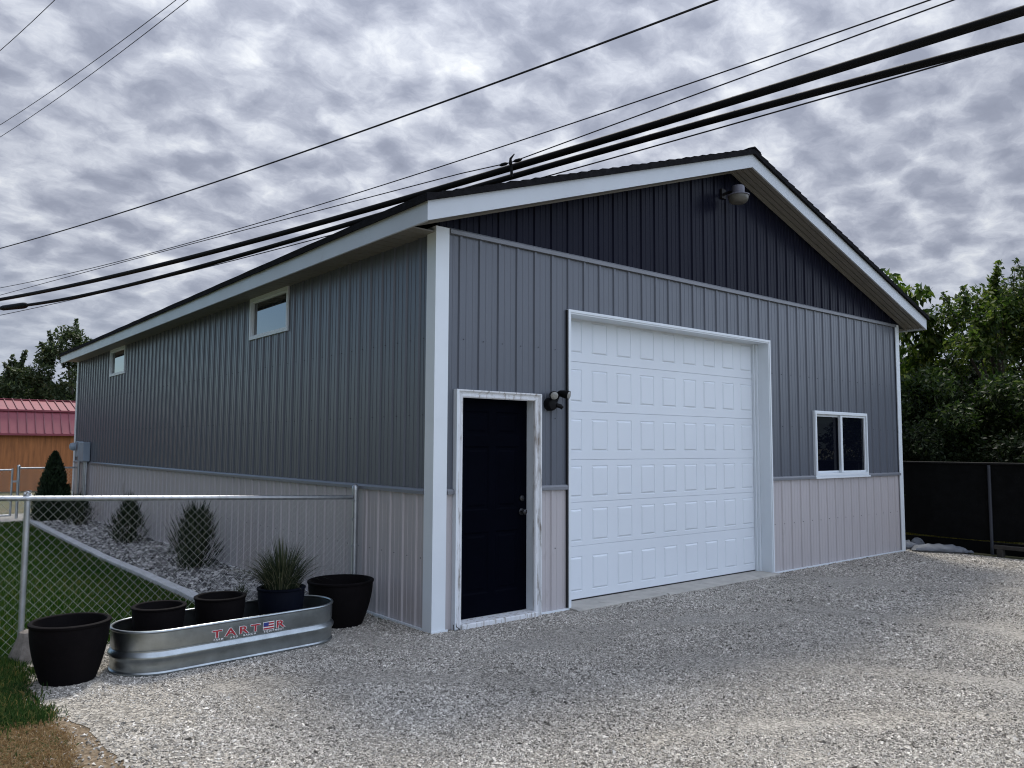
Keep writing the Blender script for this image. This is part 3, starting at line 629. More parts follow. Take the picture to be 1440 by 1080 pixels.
# ------------------------------------------------------------------ planters and tank
def pot(x, y, z, rt, rb, h, mat, label, soil, lip=0.022):
    o = thing('planter_pot', (x, y, z), label, 'planter', 'dark round planter pots')
    prof = []
    for i in range(9):
        f = i/8; prof.append((rb+(rt-rb)*(1-(1-f)**1.75), h*f*0.93))
    prof = [(rb*.5, 0.0), (rb*.96, 0.0)]+prof[0:1]+prof[1:]
    prof += [(rt+.004, h*.935), (rt+lip*.35, h*.95), (rt+lip*.4, h*.985), (rt, h), (rt-lip*.7, h), (rt-lip, h*.985), (rt-lip-.01, h*.8), (rt-lip-.03, soil*h-.02)]
    MB().lathe((x, y, z), prof, 48, True).build('pot', mat, o, smooth=True)
    mb = MB(); rs = rt-lip-.004
    rings = [[(x+rs*q*math.cos(2*math.pi*k/28), y+rs*q*math.sin(2*math.pi*k/28), z+soil*h+random.uniform(-.008, .008)) for k in range(28)] for q in (0.05, .35, .65, .9)]
    mb.loft(rings, True, True).build('soil', 'soil', o)
    return o
pot(-2.735, 0.43, -0.004, 0.25, 0.172, 0.405, 'pot', 'big black planter pot on the gravel at the far left', 0.72)
pot(-0.455, 0.83, -0.004, 0.292, 0.20, 0.40, 'pot', 'big black planter pot on the gravel against the garage wall', 0.75)
pot(-2.13, 0.50, 0.11, 0.186, 0.14, 0.31, 'pot', 'empty black planter in the left end of the metal tank', 0.75)
pot(-1.665, 0.52, 0.13, 0.19, 0.145, 0.305, 'pot', 'empty dark brown-black planter in the middle of the metal tank', 0.75)
pc = pot(-1.15, 0.545, 0.13, 0.19, 0.15, 0.315, 'pot_blue', 'blue-black planter with spiky grass at the right end of the tank', 0.88)
pc['category'] = 'planter'
TA = R(4.5); TC = (-1.6, 0.475)
TK = thing('stock_tank', (TC[0], TC[1], 0), 'long oval galvanised stock tank holding three planters, red lettering on front', 'stock tank')
def tk(x, y, z): return (TC[0]+x*math.cos(TA)-y*math.sin(TA), TC[1]+x*math.sin(TA)+y*math.cos(TA), z)
HL, RR = 0.565, 0.305
def stadium(off, z, n=18):
    out = []
    for sg, a0 in ((1, -math.pi/2), (-1, math.pi/2)):
        for k in range(n+1):
            a = a0+math.pi*k/n; out.append(tk(sg*HL+(RR+off)*math.cos(a), (RR+off)*math.sin(a), z))
    # straight sides get extra points
    return out
prof = [(-0.012, 0.0), (0.004, 0.0), (0.006, 0.012), (-0.002, 0.022), (-0.001, 0.06), (0.0, 0.088), (0.004, 0.098), (0.013, 0.112), (0.017, 0.124), (0.013, 0.136), (0.004, 0.148), (-0.001, 0.155), (-0.008, 0.162), (-0.004, 0.170), (0.0, 0.178), (0.0, 0.297), (-0.004, 0.297), (-0.006, 0.05)]
mb = MB(); mb.loft([stadium(o_, z) for o_, z in prof], True, True); mb.build('shell', 'galv', TK, smooth=True)
mb = MB(); rings = []
for k in range(10):
    a = 2*math.pi*k/10; rings.append(stadium(-0.001+0.011*math.cos(a), 0.300+0.011*math.sin(a)))
mb.loft(rings+rings[:1], True, False).build('rolled_rim', 'galv', TK, smooth=True)
st = stadium(-0.012, 0.115)
ctr = tk(0, 0, 0.125)
MB().add(st+[ctr], [(i, (i+1) % len(st), len(st)) for i in range(len(st))]).build('soil_fill', 'soil', TK)
nt_ = 900
Pq = []
for i in range(nt_):
    u, v = random.uniform(-.82, .82), random.uniform(-.26, .26)
    if abs(u) < HL or (abs(u)-HL)**2+v*v < .26**2: Pq.append(tk(u, v, 0.128))
sb = stones('stone_fill', np.array(Pq), RNG.uniform(.006, .014, len(Pq)), 'river'); sb.parent = TK; sb.data.transform(Matrix.Translation((-TC[0], -TC[1], 0)))
# lettering on the front band
def letters(txt, size, sx, off, mat, x, z, dy, par, name, sp=1.0, ext=0.0008):
    cu = bpy.data.curves.new('txt', 'FONT'); cu.body = txt; cu.size = size; cu.offset = off; cu.extrude = ext; cu.align_x = 'LEFT'; cu.space_character = sp
    ob = bpy.data.objects.new('txt', cu); COL.objects.link(ob); bpy.context.view_layer.update()
    me = bpy.data.meshes.new_from_object(ob.evaluated_get(bpy.context.evaluated_depsgraph_get())); bpy.data.objects.remove(ob)
    co = [v.co.copy() for v in me.vertices]
    for v, c_ in zip(me.vertices, co):
        p = tk(x+c_.x*sx, -RR-dy-c_.z, z+c_.y); v.co = (p[0]-TC[0], p[1]-TC[1], p[2])
    me.materials.clear(); me.materials.append(M[mat])
    o = bpy.data.objects.new(name, me); COL.objects.link(o); o.parent = par; ORIG[o.name] = ORIG[par.name]
    return (max(c_.x for c_ in co)-min(c_.x for c_ in co))*sx
zz = 0.196
adv = 0.1005
x = -0.275
for i, ch in enumerate('TART_R'):
    if ch == '_':
        def rect(x0, x1, z0, z1, mat, dy, nm):
            a = [tk(q, -RR-dy, w) for q, w in ((x0, z0), (x1, z0), (x1, z1), (x0, z1))]; MB().quad(*a).build(nm, mat, TK, fix=False)
        x0, x1, z0, z1 = x+.004, x+.090, zz-.001, zz+.052
        rect(x0-.004, x1+.004, z0-.004, z1+.004, 'white_ink', .0012, 'flag_field')
        for k in range(3): rect(x0, x1, z0+k*.0195, z0+k*.0195+.0115, 'red_ink', .0024, 'flag_stripe')
        rect(x0, x0+.042, z0+.0235, z1, 'blue_ink', .0036, 'flag_canton')
    else:
        dx = 0.006 if ch in 'TA' else 0.01
        letters(ch, 0.074, 1.62, 0.0040, 'white_ink', x+dx-.004, zz-.0, .0010, TK, 'letter_outline')
        letters(ch, 0.074, 1.62, 0.0014, 'red_ink', x+dx-.004, zz-.0, .0030, TK, 'letter')
    x += adv
for wx, wt in ((-0.262, 'FARM'), (-0.135, 'AND'), (-0.032, 'RANCH'), (0.135, 'EQUIPMENT')): letters(wt, 0.0185, 1.25, 0.0005, 'white_ink', wx, 0.1735, .0015, TK, 'slogan_lettering', 1.45, .0004)

# ------------------------------------------------------------------ plants
def spiky(name, x, y, z, h, w, n, mat, label, cat, group, arch=0.5, base=0.06, wid=0.006, stems=True, parent=None, dome=False):
    """upright clump of narrow arching leaves"""
    o = thing(name, (x, y, z), label, cat, group)
    V = []; Fq = []; seg = 4
    for i in range(n):
        a = random.uniform(0, 2*math.pi); q = random.random()**.6
        if dome:
            # leaf starts anywhere inside an egg-shaped crown and points up and out
            t = random.random()**0.8; rr = w/2*math.sin(math.pi*(0.26+0.70*t))**.75
            rr *= 1+.22*math.sin(3*a+x*9+5*t)+.14*math.sin(7*a+y*5-8*t)
            b0 = Vector((x+rr*q*math.cos(a), y+rr*q*math.sin(a), z+0.02+h*0.86*t*(1+.1*math.sin(2*a+y*3))))
            ln = random.uniform(0.05, 0.13)*(h/0.7)*(2.1 if t > .35 and random.random() < .2 else 1); out = 0.15+0.55*q*(1-t*.6)
            d = Vector((math.cos(a)*out, math.sin(a)*out, 1.0)).normalized(); pts = [b0+d*ln*k/seg+Vector((0, 0, -0.02*(k/seg)**2)) for k in range(seg+1)]
        else:
            b0 = Vector((x+base*q*math.cos(a), y+base*q*math.sin(a), z)); ln = h*random.uniform(.6, 1.12)
            out = q*random.uniform(.25, 1.0); pts = []
            for k in range(seg+1):
                f = k/seg; rad = w/2*out*(f**1.5)*1.0; pts.append(b0+Vector((math.cos(a)*rad, math.sin(a)*rad, ln*(f-arch*out*f**2.4*0.75))))
        sd = Vector((-math.sin(a+random.uniform(-.8, .8)), math.cos(a), 0))*wid*random.uniform(.6, 1.2); o_ = len(V)
        for k, p in enumerate(pts):
            ww = 1.0-0.9*(k/seg)**2; V += [p-sd*ww, p+sd*ww]
        for k in range(seg): Fq.append((o_+2*k, o_+2*k+1, o_+2*k+3, o_+2*k+2))
    mesh_np('foliage', np.array([tuple(v) for v in V]), np.array(Fq), mat, o)
    if stems:
        mb = MB()
        for i in range(9):
            a = i*2.4; mb.tube([(x+.03*math.cos(a), y+.03*math.sin(a), z-.02), (x+.4*w/2*math.cos(a), y+.4*w/2*math.sin(a), z+h*.4), (x+.55*w/2*math.cos(a), y+.55*w/2*math.sin(a), z+h*.75)], [.007, .005, .002], 5)
        mb.build('stems', 'bark', o)
    return o
M['shrub'] = island('dark_shrub_leaf', [(0, (0.008, 0.016, 0.008)), (0.6, (0.022, 0.036, 0.018)), (0.92, (0.05, 0.065, 0.032)), (1, (0.12, 0.13, 0.08))], rough=0.6, trans=0.15)
M['grassy'] = island('planter_grass_leaf', [(0, (0.010, 0.02, 0.010)), (0.5, (0.03, 0.045, 0.022)), (0.85, (0.07, 0.08, 0.04)), (1, (0.2, 0.19, 0.13))], rough=0.6, trans=0.2)
M['cedar'] = island('cedar_leaf', [(0, (0.006, 0.014, 0.006)), (0.6, (0.014, 0.030, 0.012)), (1, (0.03, 0.05, 0.02))], rough=0.7, trans=0.1)
spiky('ornamental_grass', -1.15, 0.545, 0.40, 0.46, 1.05, 800, 'grassy', 'tufted arching ornamental grass growing in the blue-black planter in the tank', 'grass plant', None, arch=.95, base=.12, wid=.0034, stems=False)
G = 'shrubs in the stone bed along the wall'
spiky('shrub', -0.50, 4.75, 0.0, 0.80, 0.58, 3300, 'shrub', 'nearest dark shrub in the stone bed, midway along the fence', 'shrub', G, dome=True)
spiky('shrub', -0.50, 8.05, 0.0, 0.72, 0.56, 2600, 'shrub', 'second dark shrub in the stone bed, behind the nearest one', 'shrub', G, dome=True)
spiky('shrub', -0.52, 11.7, 0.0, 0.60, 0.58, 1900, 'shrub', 'farthest low shrub in the stone bed, beside the pointed cedar', 'shrub', G, dome=True)
for i, (x, y) in enumerate(((-.35, 2.3), (-0.22, 3.1), (-.8, 2.4))):
    spiky('weed_tuft', x, y, 0.0, 0.24, 0.4, 90, 'grassy', ['dry grass tuft among the rocks close behind the tank', 'dry grass tuft among the rocks against the side wall', 'dry grass tuft among the rocks next to the kerb'][i], 'grass tuft', 'tufts among the bed rocks', arch=.7, wid=.003, stems=False)

def leaf_cloud(C, Rad, n, size, droop=0.2, aspect=0.42):
    """n leaf quads around clump centres C (k,3) with radii Rad (k,)"""
    pw = Rad**1.7; k = RNG.choice(len(C), n, p=pw/pw.sum()); d = RNG.normal(0, 1, (n, 3)); d /= np.linalg.norm(d, axis=1)[:, None]
    r = RNG.random(n)**0.45; p = C[k]+d*(r*Rad[k])[:, None]*np.array([1, 1, .75])
    ax = d*0.6+RNG.normal(0, .55, (n, 3)); ax[:, 2] -= droop; ax /= np.linalg.norm(ax, axis=1)[:, None]
    sd = np.cross(ax, RNG.normal(0, 1, (n, 3))); sd /= np.linalg.norm(sd, axis=1)[:, None]
    s = size*RNG.uniform(.6, 1.3, n)[:, None]
    V = np.stack([p-ax*s*.5, p+sd*s*aspect*.5-ax*s*.05, p+ax*s*.5, p-sd*s*aspect*.5-ax*s*.05], 1).reshape(-1, 3)
    return V, np.arange(n*4).reshape(-1, 4)
def tree(x, y, h, cr, n, size, mat, label, z0=0.7, nlimb=9, droop=.2, clump=.5, shape='round', cat='tree', group=None, name='broadleaf_tree', aspect=.42, seed=0, sprays=0):
    rs = random.Random(seed+int(x*100)+int(y*7))
    o = thing(name, (x, y, 0), label, cat, group)
    mb = MB(); lean = Vector((rs.uniform(-.25, .25), rs.uniform(-.25, .25), 0)); top = Vector((x, y, h*.72))+lean
    tr = 0.022*h
    mb.tube([(x, y, -.1), Vector((x, y, 0)).lerp(top, .35)+Vector((rs.uniform(-.1, .1), 0, 0)), Vector((x, y, 0)).lerp(top, .7), top], [tr*1.25, tr, tr*.65, tr*.2], 8)
    C = []; Rd = []
    for i in range(nlimb*3):
        f = rs.uniform(z0/h, .97)
        if shape == 'round': er = cr*math.sin(math.pi*min(.97, .13+.85*(f-z0/h)/(1-z0/h)))**.6
        elif shape == 'cone': er = cr*(1-(f-z0/h)/(1-z0/h))**.8
        else: er = cr*(1-0.45*f)
        a = rs.uniform(0, 2*math.pi); q = rs.random()**.5*.95
        c_ = Vector((x+er*q*math.cos(a), y+er*q*math.sin(a), h*f)); C.append(c_); Rd.append(clump*rs.uniform(.55, 1.2))
        if i % 3 == 0:
            b0 = Vector((x, y, 0)).lerp(top, min(.95, max(.15, f*.75))); md = b0.lerp(c_, .5)+Vector((0, 0, .15))
            mb.tube([b0, md, c_], [tr*.45, tr*.25, tr*.07], 5)
    for i in range(sprays):
        a = rs.uniform(0, 2*math.pi); q = rs.random()**.5; b0 = Vector((x+cr*.8*q*math.cos(a), y+cr*.8*q*math.sin(a), h*(1-.25*q*q)-.25)); e = b0+Vector((rs.uniform(-.35, .35), rs.uniform(-.35, .35), rs.uniform(.35, .85)))
        mb.tube([b0, b0.lerp(e, .5)+Vector((.03, 0, .04)), e], [.02, .012, .004], 4)
        for k in range(7): C.append(b0.lerp(e, k/6)); Rd.append(.17-.015*k)
    mb.build('trunk', 'bark', o)
    V, F = leaf_cloud(np.array([tuple(c_) for c_ in C]), np.array(Rd), n, size, droop, aspect)
    mesh_np('crown', V, F, mat, o)
    return o
M['leaf_a'] = island('broad_leaf', [(0, (0.014, 0.032, 0.006)), (.45, (0.046, 0.084, 0.016)), (.85, (0.11, 0.155, 0.03)), (1, (0.22, 0.25, 0.08))], rough=.55, trans=.4, spec=.3, patch=(.6, .5))
M['leaf_b'] = island('fine_leaf', [(0, (0.016, 0.033, 0.010)), (.5, (0.044, 0.075, 0.020)), (.88, (0.10, 0.13, 0.038)), (1, (0.18, 0.2, 0.09))], rough=.5, trans=.35, spec=.4, patch=(.6, .5))
M['leaf_c'] = island('shade_dark_leaf', [(0, (0.005, 0.010, 0.004)), (.6, (0.012, 0.022, 0.008)), (1, (0.03, 0.044, 0.015))], rough=.6, trans=.2, spec=.15, patch=(.5, .5))  # leaf colour darkened to carry the shade under the crowns
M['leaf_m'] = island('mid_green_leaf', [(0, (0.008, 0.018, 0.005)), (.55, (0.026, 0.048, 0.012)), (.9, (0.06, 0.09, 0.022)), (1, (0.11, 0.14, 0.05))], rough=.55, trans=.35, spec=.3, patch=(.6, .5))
M['leaf_l'] = island('far_tree_leaf', [(0, (0.014, 0.027, 0.010)), (.5, (0.038, 0.060, 0.022)), (.9, (0.08, 0.105, 0.042)), (1, (0.14, 0.15, 0.08))], rough=.6, trans=.3, spec=.35, patch=(.4, .4))
# cedar
def cone_shrub(x, y, h, r, n):
    o = thing('cedar_shrub', (x, y, 0), 'dark pointed cedar shrub by the far gate at the end of the kerb', 'shrub')
    MB().tube([(x, y, -.05), (x, y, h*.85)], [.04, .008], 7).build('trunk', 'bark', o)
    f = RNG.random(n)**1.3; a = RNG.uniform(0, 2*math.pi, n); e = r*np.minimum(1, (f+.06)*7)**.4*(1-f)**.62*(1+.10*np.sin(a*5+f*20)); q = RNG.random(n)**.35
    P_ = np.stack([x+e*q*np.cos(a), y+e*q*np.sin(a), .03+h*f*.96], 1)
    ax = np.stack([np.cos(a)*.5, np.sin(a)*.5, np.ones(n)], 1)+RNG.normal(0, .3, (n, 3)); ax /= np.linalg.norm(ax, axis=1)[:, None]
    sd = np.cross(ax, RNG.normal(0, 1, (n, 3))); sd /= np.linalg.norm(sd, axis=1)[:, None]; s = RNG.uniform(.05, .1, n)[:, None]
    V = np.stack([P_-ax*s*.5, P_+sd*s*.2, P_+ax*s*.6, P_-sd*s*.2], 1).reshape(-1, 3)
    mesh_np('foliage', V, np.arange(4*n).reshape(-1, 4), 'cedar', o)
cone_shrub(-0.72, 13.2, 1.47, 0.42, 8000)

# ------------------------------------------------------------------ far fence, gate, shed
FF = thing('chain_link_fence', (-0.6, 14.4, 0), 'far chain link fence between the gate and the garage rear corner', 'fence')
chain_mesh(-1.19, -0.06, 0.03, 1.1, lambda a, d, z: (a, 14.4+d, z), .036, .002).build('wire_mesh', 'galv_wire', FF, fix=False)
MB().tube([(-1.2, 14.42, 1.085), (-0.05, 14.42, 1.085)], .02, 10).build('top_rail', 'galv_post', FF, smooth=True)
post(-1.2, 14.42, 1.13, .03, FF)
GT = thing('chain_link_gate', (-2, 14.4, 0), 'far chain link gate left of the cedar, before the red-roofed shed', 'gate')
chain_mesh(-3.6, -1.33, 0.08, 1.05, lambda a, d, z: (a, 14.38+d, z), .036, .002).build('wire_mesh', 'galv_wire', GT, fix=False)
MB().tube([(-1.32, 14.4, 0.06), (-1.32, 14.4, 1.08)], .022, 10).tube([(-3.6, 14.4, 0.06), (-3.6, 14.4, 1.06)], .022, 10).tube([(-3.6, 14.4, 1.05), (-1.32, 14.4, 1.05)], .02, 10).tube([(-3.6, 14.4, .07), (-1.32, 14.4, .07)], .02, 10).build('gate_frame', 'galv_post', GT, smooth=True)
MB().box(-1.34, -1.19, 14.37, 14.39, .78, .82).build('latch', 'galv_post', GT)

SY = 26.0
SH = thing('storage_shed', (0, SY, 0), 'orange-brown wooden storage shed with a red metal gambrel roof', 'shed')
X0, X1 = -7.0, 4.2
MB().box(X0, X1, SY, SY+3.6, -.05, 1.99).build('wall', 'ply', SH)
x = X0
while x < X1: MB().box(x, x+.02, SY-.006, SY-.0005, -.05, 1.9).build('wall_batten', 'ply', SH); x += 1.22
def metal_slope(y0, z0, y1, z1, mat, nm):
    mb = MB(); rb_ = MB(); x = X0-.15
    mb.loft([[(q, y0, z0), (q, y1, z1), (q, y1, z1-.03), (q, y0, z0-.03)] for q in (X0-.15, X1+.15)], True, True)
    while x <= X1+.12:
        rb_.loft([[(q, y0-.004, z0), (q, y0-.004, z0+.035), (q, y1, z1+.037), (q, y1, z1)] for q in (x, x+.03)], True, True); x += .265
    o_ = mb.build(nm, mat, SH); rb_.build('roof_seams', 'red_seam', o_)['kind'] = 'stuff'; return o_
metal_slope(SY-.18, 1.955, SY+.42, 2.78, 'red_roof', 'lower_roof')
metal_slope(SY+.36, 2.80, SY+1.75, 3.22, 'red_roof', 'upper_roof')
metal_slope(SY+3.78, 1.955, SY+3.15, 2.78, 'red_roof', 'rear_lower_roof'); metal_slope(SY+3.2, 2.80, SY+1.75, 3.22, 'red_roof', 'rear_upper_roof')
MB().box(X0-.15, X1+.15, SY-.21, SY-.183, 1.90, 1.97).box(X0-.15, X1+.15, SY+.33, SY+.358, 2.75, 2.81).build('eave_trim', 'red_roof', SH)
MB().box(X0-.15, X1+.15, SY+1.6, SY+1.9, 3.205, 3.235).build('ridge_cap', 'red_roof', SH)

# ------------------------------------------------------------------ trees
TG = 'trees beyond the shed on the left'
tree(3.6, 35.5, 7.0, 1.6, 15000, .2, 'leaf_l', 'tall loose tree rising behind the garage eave on the left', 1.0, 18, .05, .6, 'round', group=TG, sprays=14, seed=2)
tree(1.55, 36.5, 5.4, 1.4, 10000, .2, 'leaf_l', 'lower feathery tree just left of the tallest one behind the shed', 0.8, 10, .05, .55, 'round', group=TG, sprays=10, seed=3)
tree(-0.6, 36.5, 4.9, 1.9, 12000, .22, 'leaf_l', 'low rounded tree at the left picture edge behind the shed', 0.6, 11, .1, .6, 'round', group=TG, sprays=5, seed=4)
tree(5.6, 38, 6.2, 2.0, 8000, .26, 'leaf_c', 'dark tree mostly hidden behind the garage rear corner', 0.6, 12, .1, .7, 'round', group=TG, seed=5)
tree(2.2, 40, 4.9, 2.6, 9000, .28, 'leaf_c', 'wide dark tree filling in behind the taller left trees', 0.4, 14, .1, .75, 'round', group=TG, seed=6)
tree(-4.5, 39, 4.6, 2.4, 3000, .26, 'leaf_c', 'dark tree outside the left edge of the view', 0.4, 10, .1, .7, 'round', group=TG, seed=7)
RG = 'trees behind the black fence on the right'
tree(12.2, 1.72, 5.15, 1.35, 5200, .19, 'leaf_a', 'broad-leaved tree with drooping leaves right behind the roof corner', 1.6, 12, .7, .42, 'round', group=RG, aspect=.45, sprays=2, seed=8)
tree(13.4, 0.2, 4.75, 1.6, 20000, .11, 'leaf_a', 'bright green bushy tree between the roof corner and the tallest right tree', 0.9, 16, .3, .5, 'round', group=RG, sprays=26, seed=9)
tree(14.0, -0.85, 5.1, 1.55, 22000, .10, 'leaf_b', 'tallest feathery tree at the right picture edge', 1.2, 16, .1, .48, 'round', group=RG, sprays=60, seed=10)
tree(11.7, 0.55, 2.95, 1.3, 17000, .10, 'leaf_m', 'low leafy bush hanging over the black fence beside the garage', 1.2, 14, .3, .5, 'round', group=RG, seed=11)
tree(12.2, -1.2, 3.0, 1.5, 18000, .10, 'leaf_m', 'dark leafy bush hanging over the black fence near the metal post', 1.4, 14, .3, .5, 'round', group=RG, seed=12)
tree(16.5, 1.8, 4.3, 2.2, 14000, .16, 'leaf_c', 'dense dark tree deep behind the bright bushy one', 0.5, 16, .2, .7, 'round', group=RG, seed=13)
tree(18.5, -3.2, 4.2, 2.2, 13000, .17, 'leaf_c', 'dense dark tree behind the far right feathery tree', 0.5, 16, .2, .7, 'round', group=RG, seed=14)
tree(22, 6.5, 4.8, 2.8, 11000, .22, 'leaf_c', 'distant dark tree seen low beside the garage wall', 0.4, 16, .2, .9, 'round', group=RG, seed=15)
tree(10.75, 0.35, 1.95, .9, 8000, .09, 'leaf_c', 'small dark bush pressed against the back of the black fence', .5, 9, .3, .4, 'round', group=RG, seed=16)  # two low bushes added to fill the crown shade with dark leaves
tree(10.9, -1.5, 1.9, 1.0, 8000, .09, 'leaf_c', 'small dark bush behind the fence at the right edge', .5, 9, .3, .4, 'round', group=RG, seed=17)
# neighbour house behind the trees
NH = thing('neighbour_house', (20, 0.5, 0), 'grey-roofed house half hidden behind the right trees', 'house')
MB().box(17.6, 23.5, -3.6, 2.6, -.05, 1.95).build('wall', 'far_wall', NH)
rfh = MB().loft([[(17.2, -4.0, 1.86), (17.2, 3.0, 1.86), (17.2, 3.0, 1.98), (17.2, -4.0, 1.98)], [(19.6, -3.9, 2.95), (19.6, .9, 2.95), (19.6, .9, 3.03), (19.6, -3.9, 3.03)], [(23.9, -4.0, 1.86), (23.9, 3.0, 1.86), (23.9, 3.0, 1.98), (23.9, -4.0, 1.98)]], True, True).build('roof', 'far_roof', NH)

# ------------------------------------------------------------------ right fence
RF = thing('privacy_fence', (9.65, -0.5, 0), 'black screened privacy fence running back beside the garage on the right', 'fence')
mb = MB(); rings = []
yy = -12.0
while yy < 16:
    o_ = 0.012*math.sin(yy*3.1)+.006*math.sin(yy*9)
    rings.append([(9.68+o_, yy, 0.205+.012*math.sin(yy*2.3)), (9.68+o_*2, yy, .75), (9.68+o_*.6, yy, 1.40), (9.684+o_*.6, yy, 1.40), (9.684+o_*2, yy, .75), (9.684+o_, yy, .205+.012*math.sin(yy*2.3))]); yy += .16
mb.loft(rings, True, True).build('screen', 'screen', RF, smooth=True)
MB().box(9.70, 9.735, -12, 16, -.05, .172).build('kick_board', 'screen', RF)
for y in (-10.2, -7.1, -4.0, -1.03, 2.0, 5.0, 8.0, 11.0, 14.0):
    MB().tube([(9.65, y, -.05), (9.65, y, 1.36)], .024, 12).build('post', 'old_pipe', RF, smooth=True)
MB().tube([(9.66, -12, 1.385), (9.66, 16, 1.385)], .018, 8).build('top_rail', 'cable', RF)
n = 5000
M['sun_grass'] = island('yellow_green_blades', [(0, (0.07, 0.07, 0.015)), (.6, (0.16, 0.15, 0.03)), (1, (.3, .25, .06))], rough=.8, trans=.3)
P = np.stack([RNG.uniform(9.9, 11.2, n), RNG.uniform(-1.0, 2.2, n), np.full(n, -.01)], 1)
tag(blades('weeds', P, RNG.uniform(.14, .3, n), 'sun_grass', .8, .005), 'yellow-green weeds showing under the black fence', 'weeds', kind='stuff')
def sack(x, y, l, w, h, rot, label):
    o = thing('sack', (x, y, 0), label, 'sack', 'sacks lying beside the garage corner')
    rings = []; n = 14
    for i in range(n+1):
        f = i/n*2-1; e = max(0.0, 1-abs(f)**3.2)**.5; hh = h*e*(1+.12*math.sin(i*2.1)); ww = w*(.62+.38*e)*(1+.06*math.sin(i*1.7))
        ring = []
        for k in range(16):
            a = 2*math.pi*k/16; cx_, cz_ = math.cos(a), math.sin(a)
            px, pz = ww/2*math.copysign(abs(cx_)**.75, cx_), max(-.2, cz_)*hh*.55+hh*.14
            px += random.uniform(-.006, .006); pz += random.uniform(-.006, .006)*e
            u = f*l/2+.02*math.sin(k*1.3+i); ring.append((x+u*math.cos(rot)-px*math.sin(rot), y+u*math.sin(rot)+px*math.cos(rot), max(-.01, pz+.01)))
        rings.append(ring)
    MB().loft(rings, True, True).build('sack_body', 'bag', o, smooth=True)
    e = l/2*.97; mb = MB(); ux, uy = math.cos(rot), math.sin(rot)
    mb.loft([[(x+ux*e-uy*q, y+uy*e+ux*q, .03), (x+ux*(e+.07)-uy*q*1.1, y+uy*(e+.07)+ux*q*1.1, .02+.015*(k % 2)), (x+ux*(e+.07)-uy*q*1.1, y+uy*(e+.07)+ux*q*1.1, .012+.015*(k % 2)), (x+ux*e-uy*q, y+uy*e+ux*q, .02)] for k, q in enumerate([(j/6-.5)*w*.62 for j in range(7)])], True, True).build('tied_end', 'bag', o)
    return o
sack(9.27, -0.42, 0.78, .36, .15, R(-62), 'long grey sack lying flat on the gravel before the black fence')
sack(9.22, 0.13, .42, .32, .17, R(-50), 'short grey sack slumped against the garage corner')
sack(9.5, 0.02, .24, .2, .2, R(20), 'small pale bundle between the two grey sacks and the fence')
BD = thing('timber_board', (9.5, -1.35, 0), 'short weathered board lying under the fence at the right edge', 'board')
MB().bbox(9.44, 9.52, -1.75, -1.12, .10, .16, .006).build('plank', 'board', BD)
MB().bbox(9.42, 9.54, -1.72, -1.64, -.02, .099, .006).build('block', 'board', BD); MB().bbox(9.42, 9.54, -1.25, -1.17, -.02, .099, .006).build('block', 'board', BD)

# ------------------------------------------------------------------ overhead lines
WIRES = {
 'cab1': ((5.26,-3.11),(-0.69,23.79), [0,2.2,5.2,7.1,12.7,15.3,27.6],[6.2,6.14,6.05,5.97,5.94,5.91,6.2]),
 'cab2': ((5.64,-2.99),(-0.23,24.35), [0,2.3,5.5,7.4,13.3,16.1,28.0],[6.1,6.09,6.07,6.06,5.91,5.87,6.1]),
 'str': ((5.77,-2.94),(-0.36,26.57), [0,2.3,5.6,13.6,16.5,30.1],[6.08,6.08,6.04,5.91,5.88,6.08]),
 'A': ((3.64,-0.46),(-1.25,19.28), [0,1.7,3,8.1,13.9,20.3],[6.9,6.86,6.83,6.75,6.74,6.9]),
 'B1': ((4.69,-2.46),(-0.82,22.73), [0,1.3,4.2,5.8,6.6,11.4,13.9,25.8],[6.4,6.36,6.25,6.2,6.19,6.09,6.07,6.4]),
 'C1': ((-1.0,4.76),(-2.23,11.18), [0,2.7,6.5],[7.5,7.45,7.5]),
 'C2': ((-0.93,4.48),(-2.18,11.56), [0,3.0,7.2],[7.4,7.34,7.4]),
 'D': ((-2.24,5.80),(-2.61,7.87), [0,.9,2.1],[7.5,7.49,7.5])}
def line_pts(key, e0, e1, n=60, deg=2):
    a, b, s_, z_ = WIRES[key]; ln = math.hypot(b[0]-a[0], b[1]-a[1]); c_ = np.polyfit(s_, z_, deg)
    return [(a[0]+(b[0]-a[0])*s/ln, a[1]+(b[1]-a[1])*s/ln, float(np.polyval(c_, s))) for s in np.linspace(-e0, ln+e1, n)]
def wire(key, r, e0, e1, label, name='overhead_wire', mat='wire', n=8, deg=2):
    pts = line_pts(key, e0, e1, deg=deg)
    return tag(MB().tube(pts, r, n).build(name, mat, smooth=True), label, 'cable', 'overhead lines crossing above the garage')
c1 = thing('overhead_cable', tuple(line_pts('cab1', 6, 14)[30]), 'upper of the two thick black bundled cables crossing over the garage', 'cable', 'overhead lines crossing above the garage')
MB().tube(line_pts('cab1', 6, 14, 80, 3), .054, 12).build('sheath', 'cable', c1, smooth=True)
def helix(key, r0, pitch, e0, e1, r, deg):
    pts = line_pts(key, e0, e1, 900, deg); out = []
    s = 0
    for i, p in enumerate(pts):
        if i: s += math.dist(p, pts[i-1])
        a = 2*math.pi*s/pitch; out.append((p[0]+r0*math.cos(a), p[1], p[2]+r0*math.sin(a)))
    return MB().tube(out, r, 4)
helix('cab1', .0535, .5, 4, 12, .0022, 3).build('lashing_wire', 'cable', c1)
c2 = thing('overhead_cable', tuple(line_pts('cab2', 6, 14)[30]), 'lower of the two thick black bundled cables, with splice at far left', 'cable', 'overhead lines crossing above the garage')
MB().tube(line_pts('cab2', 6, 14, 80, 3), .049, 12).build('sheath', 'cable', c2, smooth=True)
helix('cab2', .0485, .42, 4, 12, .003, 3).build('lashing_wire', 'cable', c2)
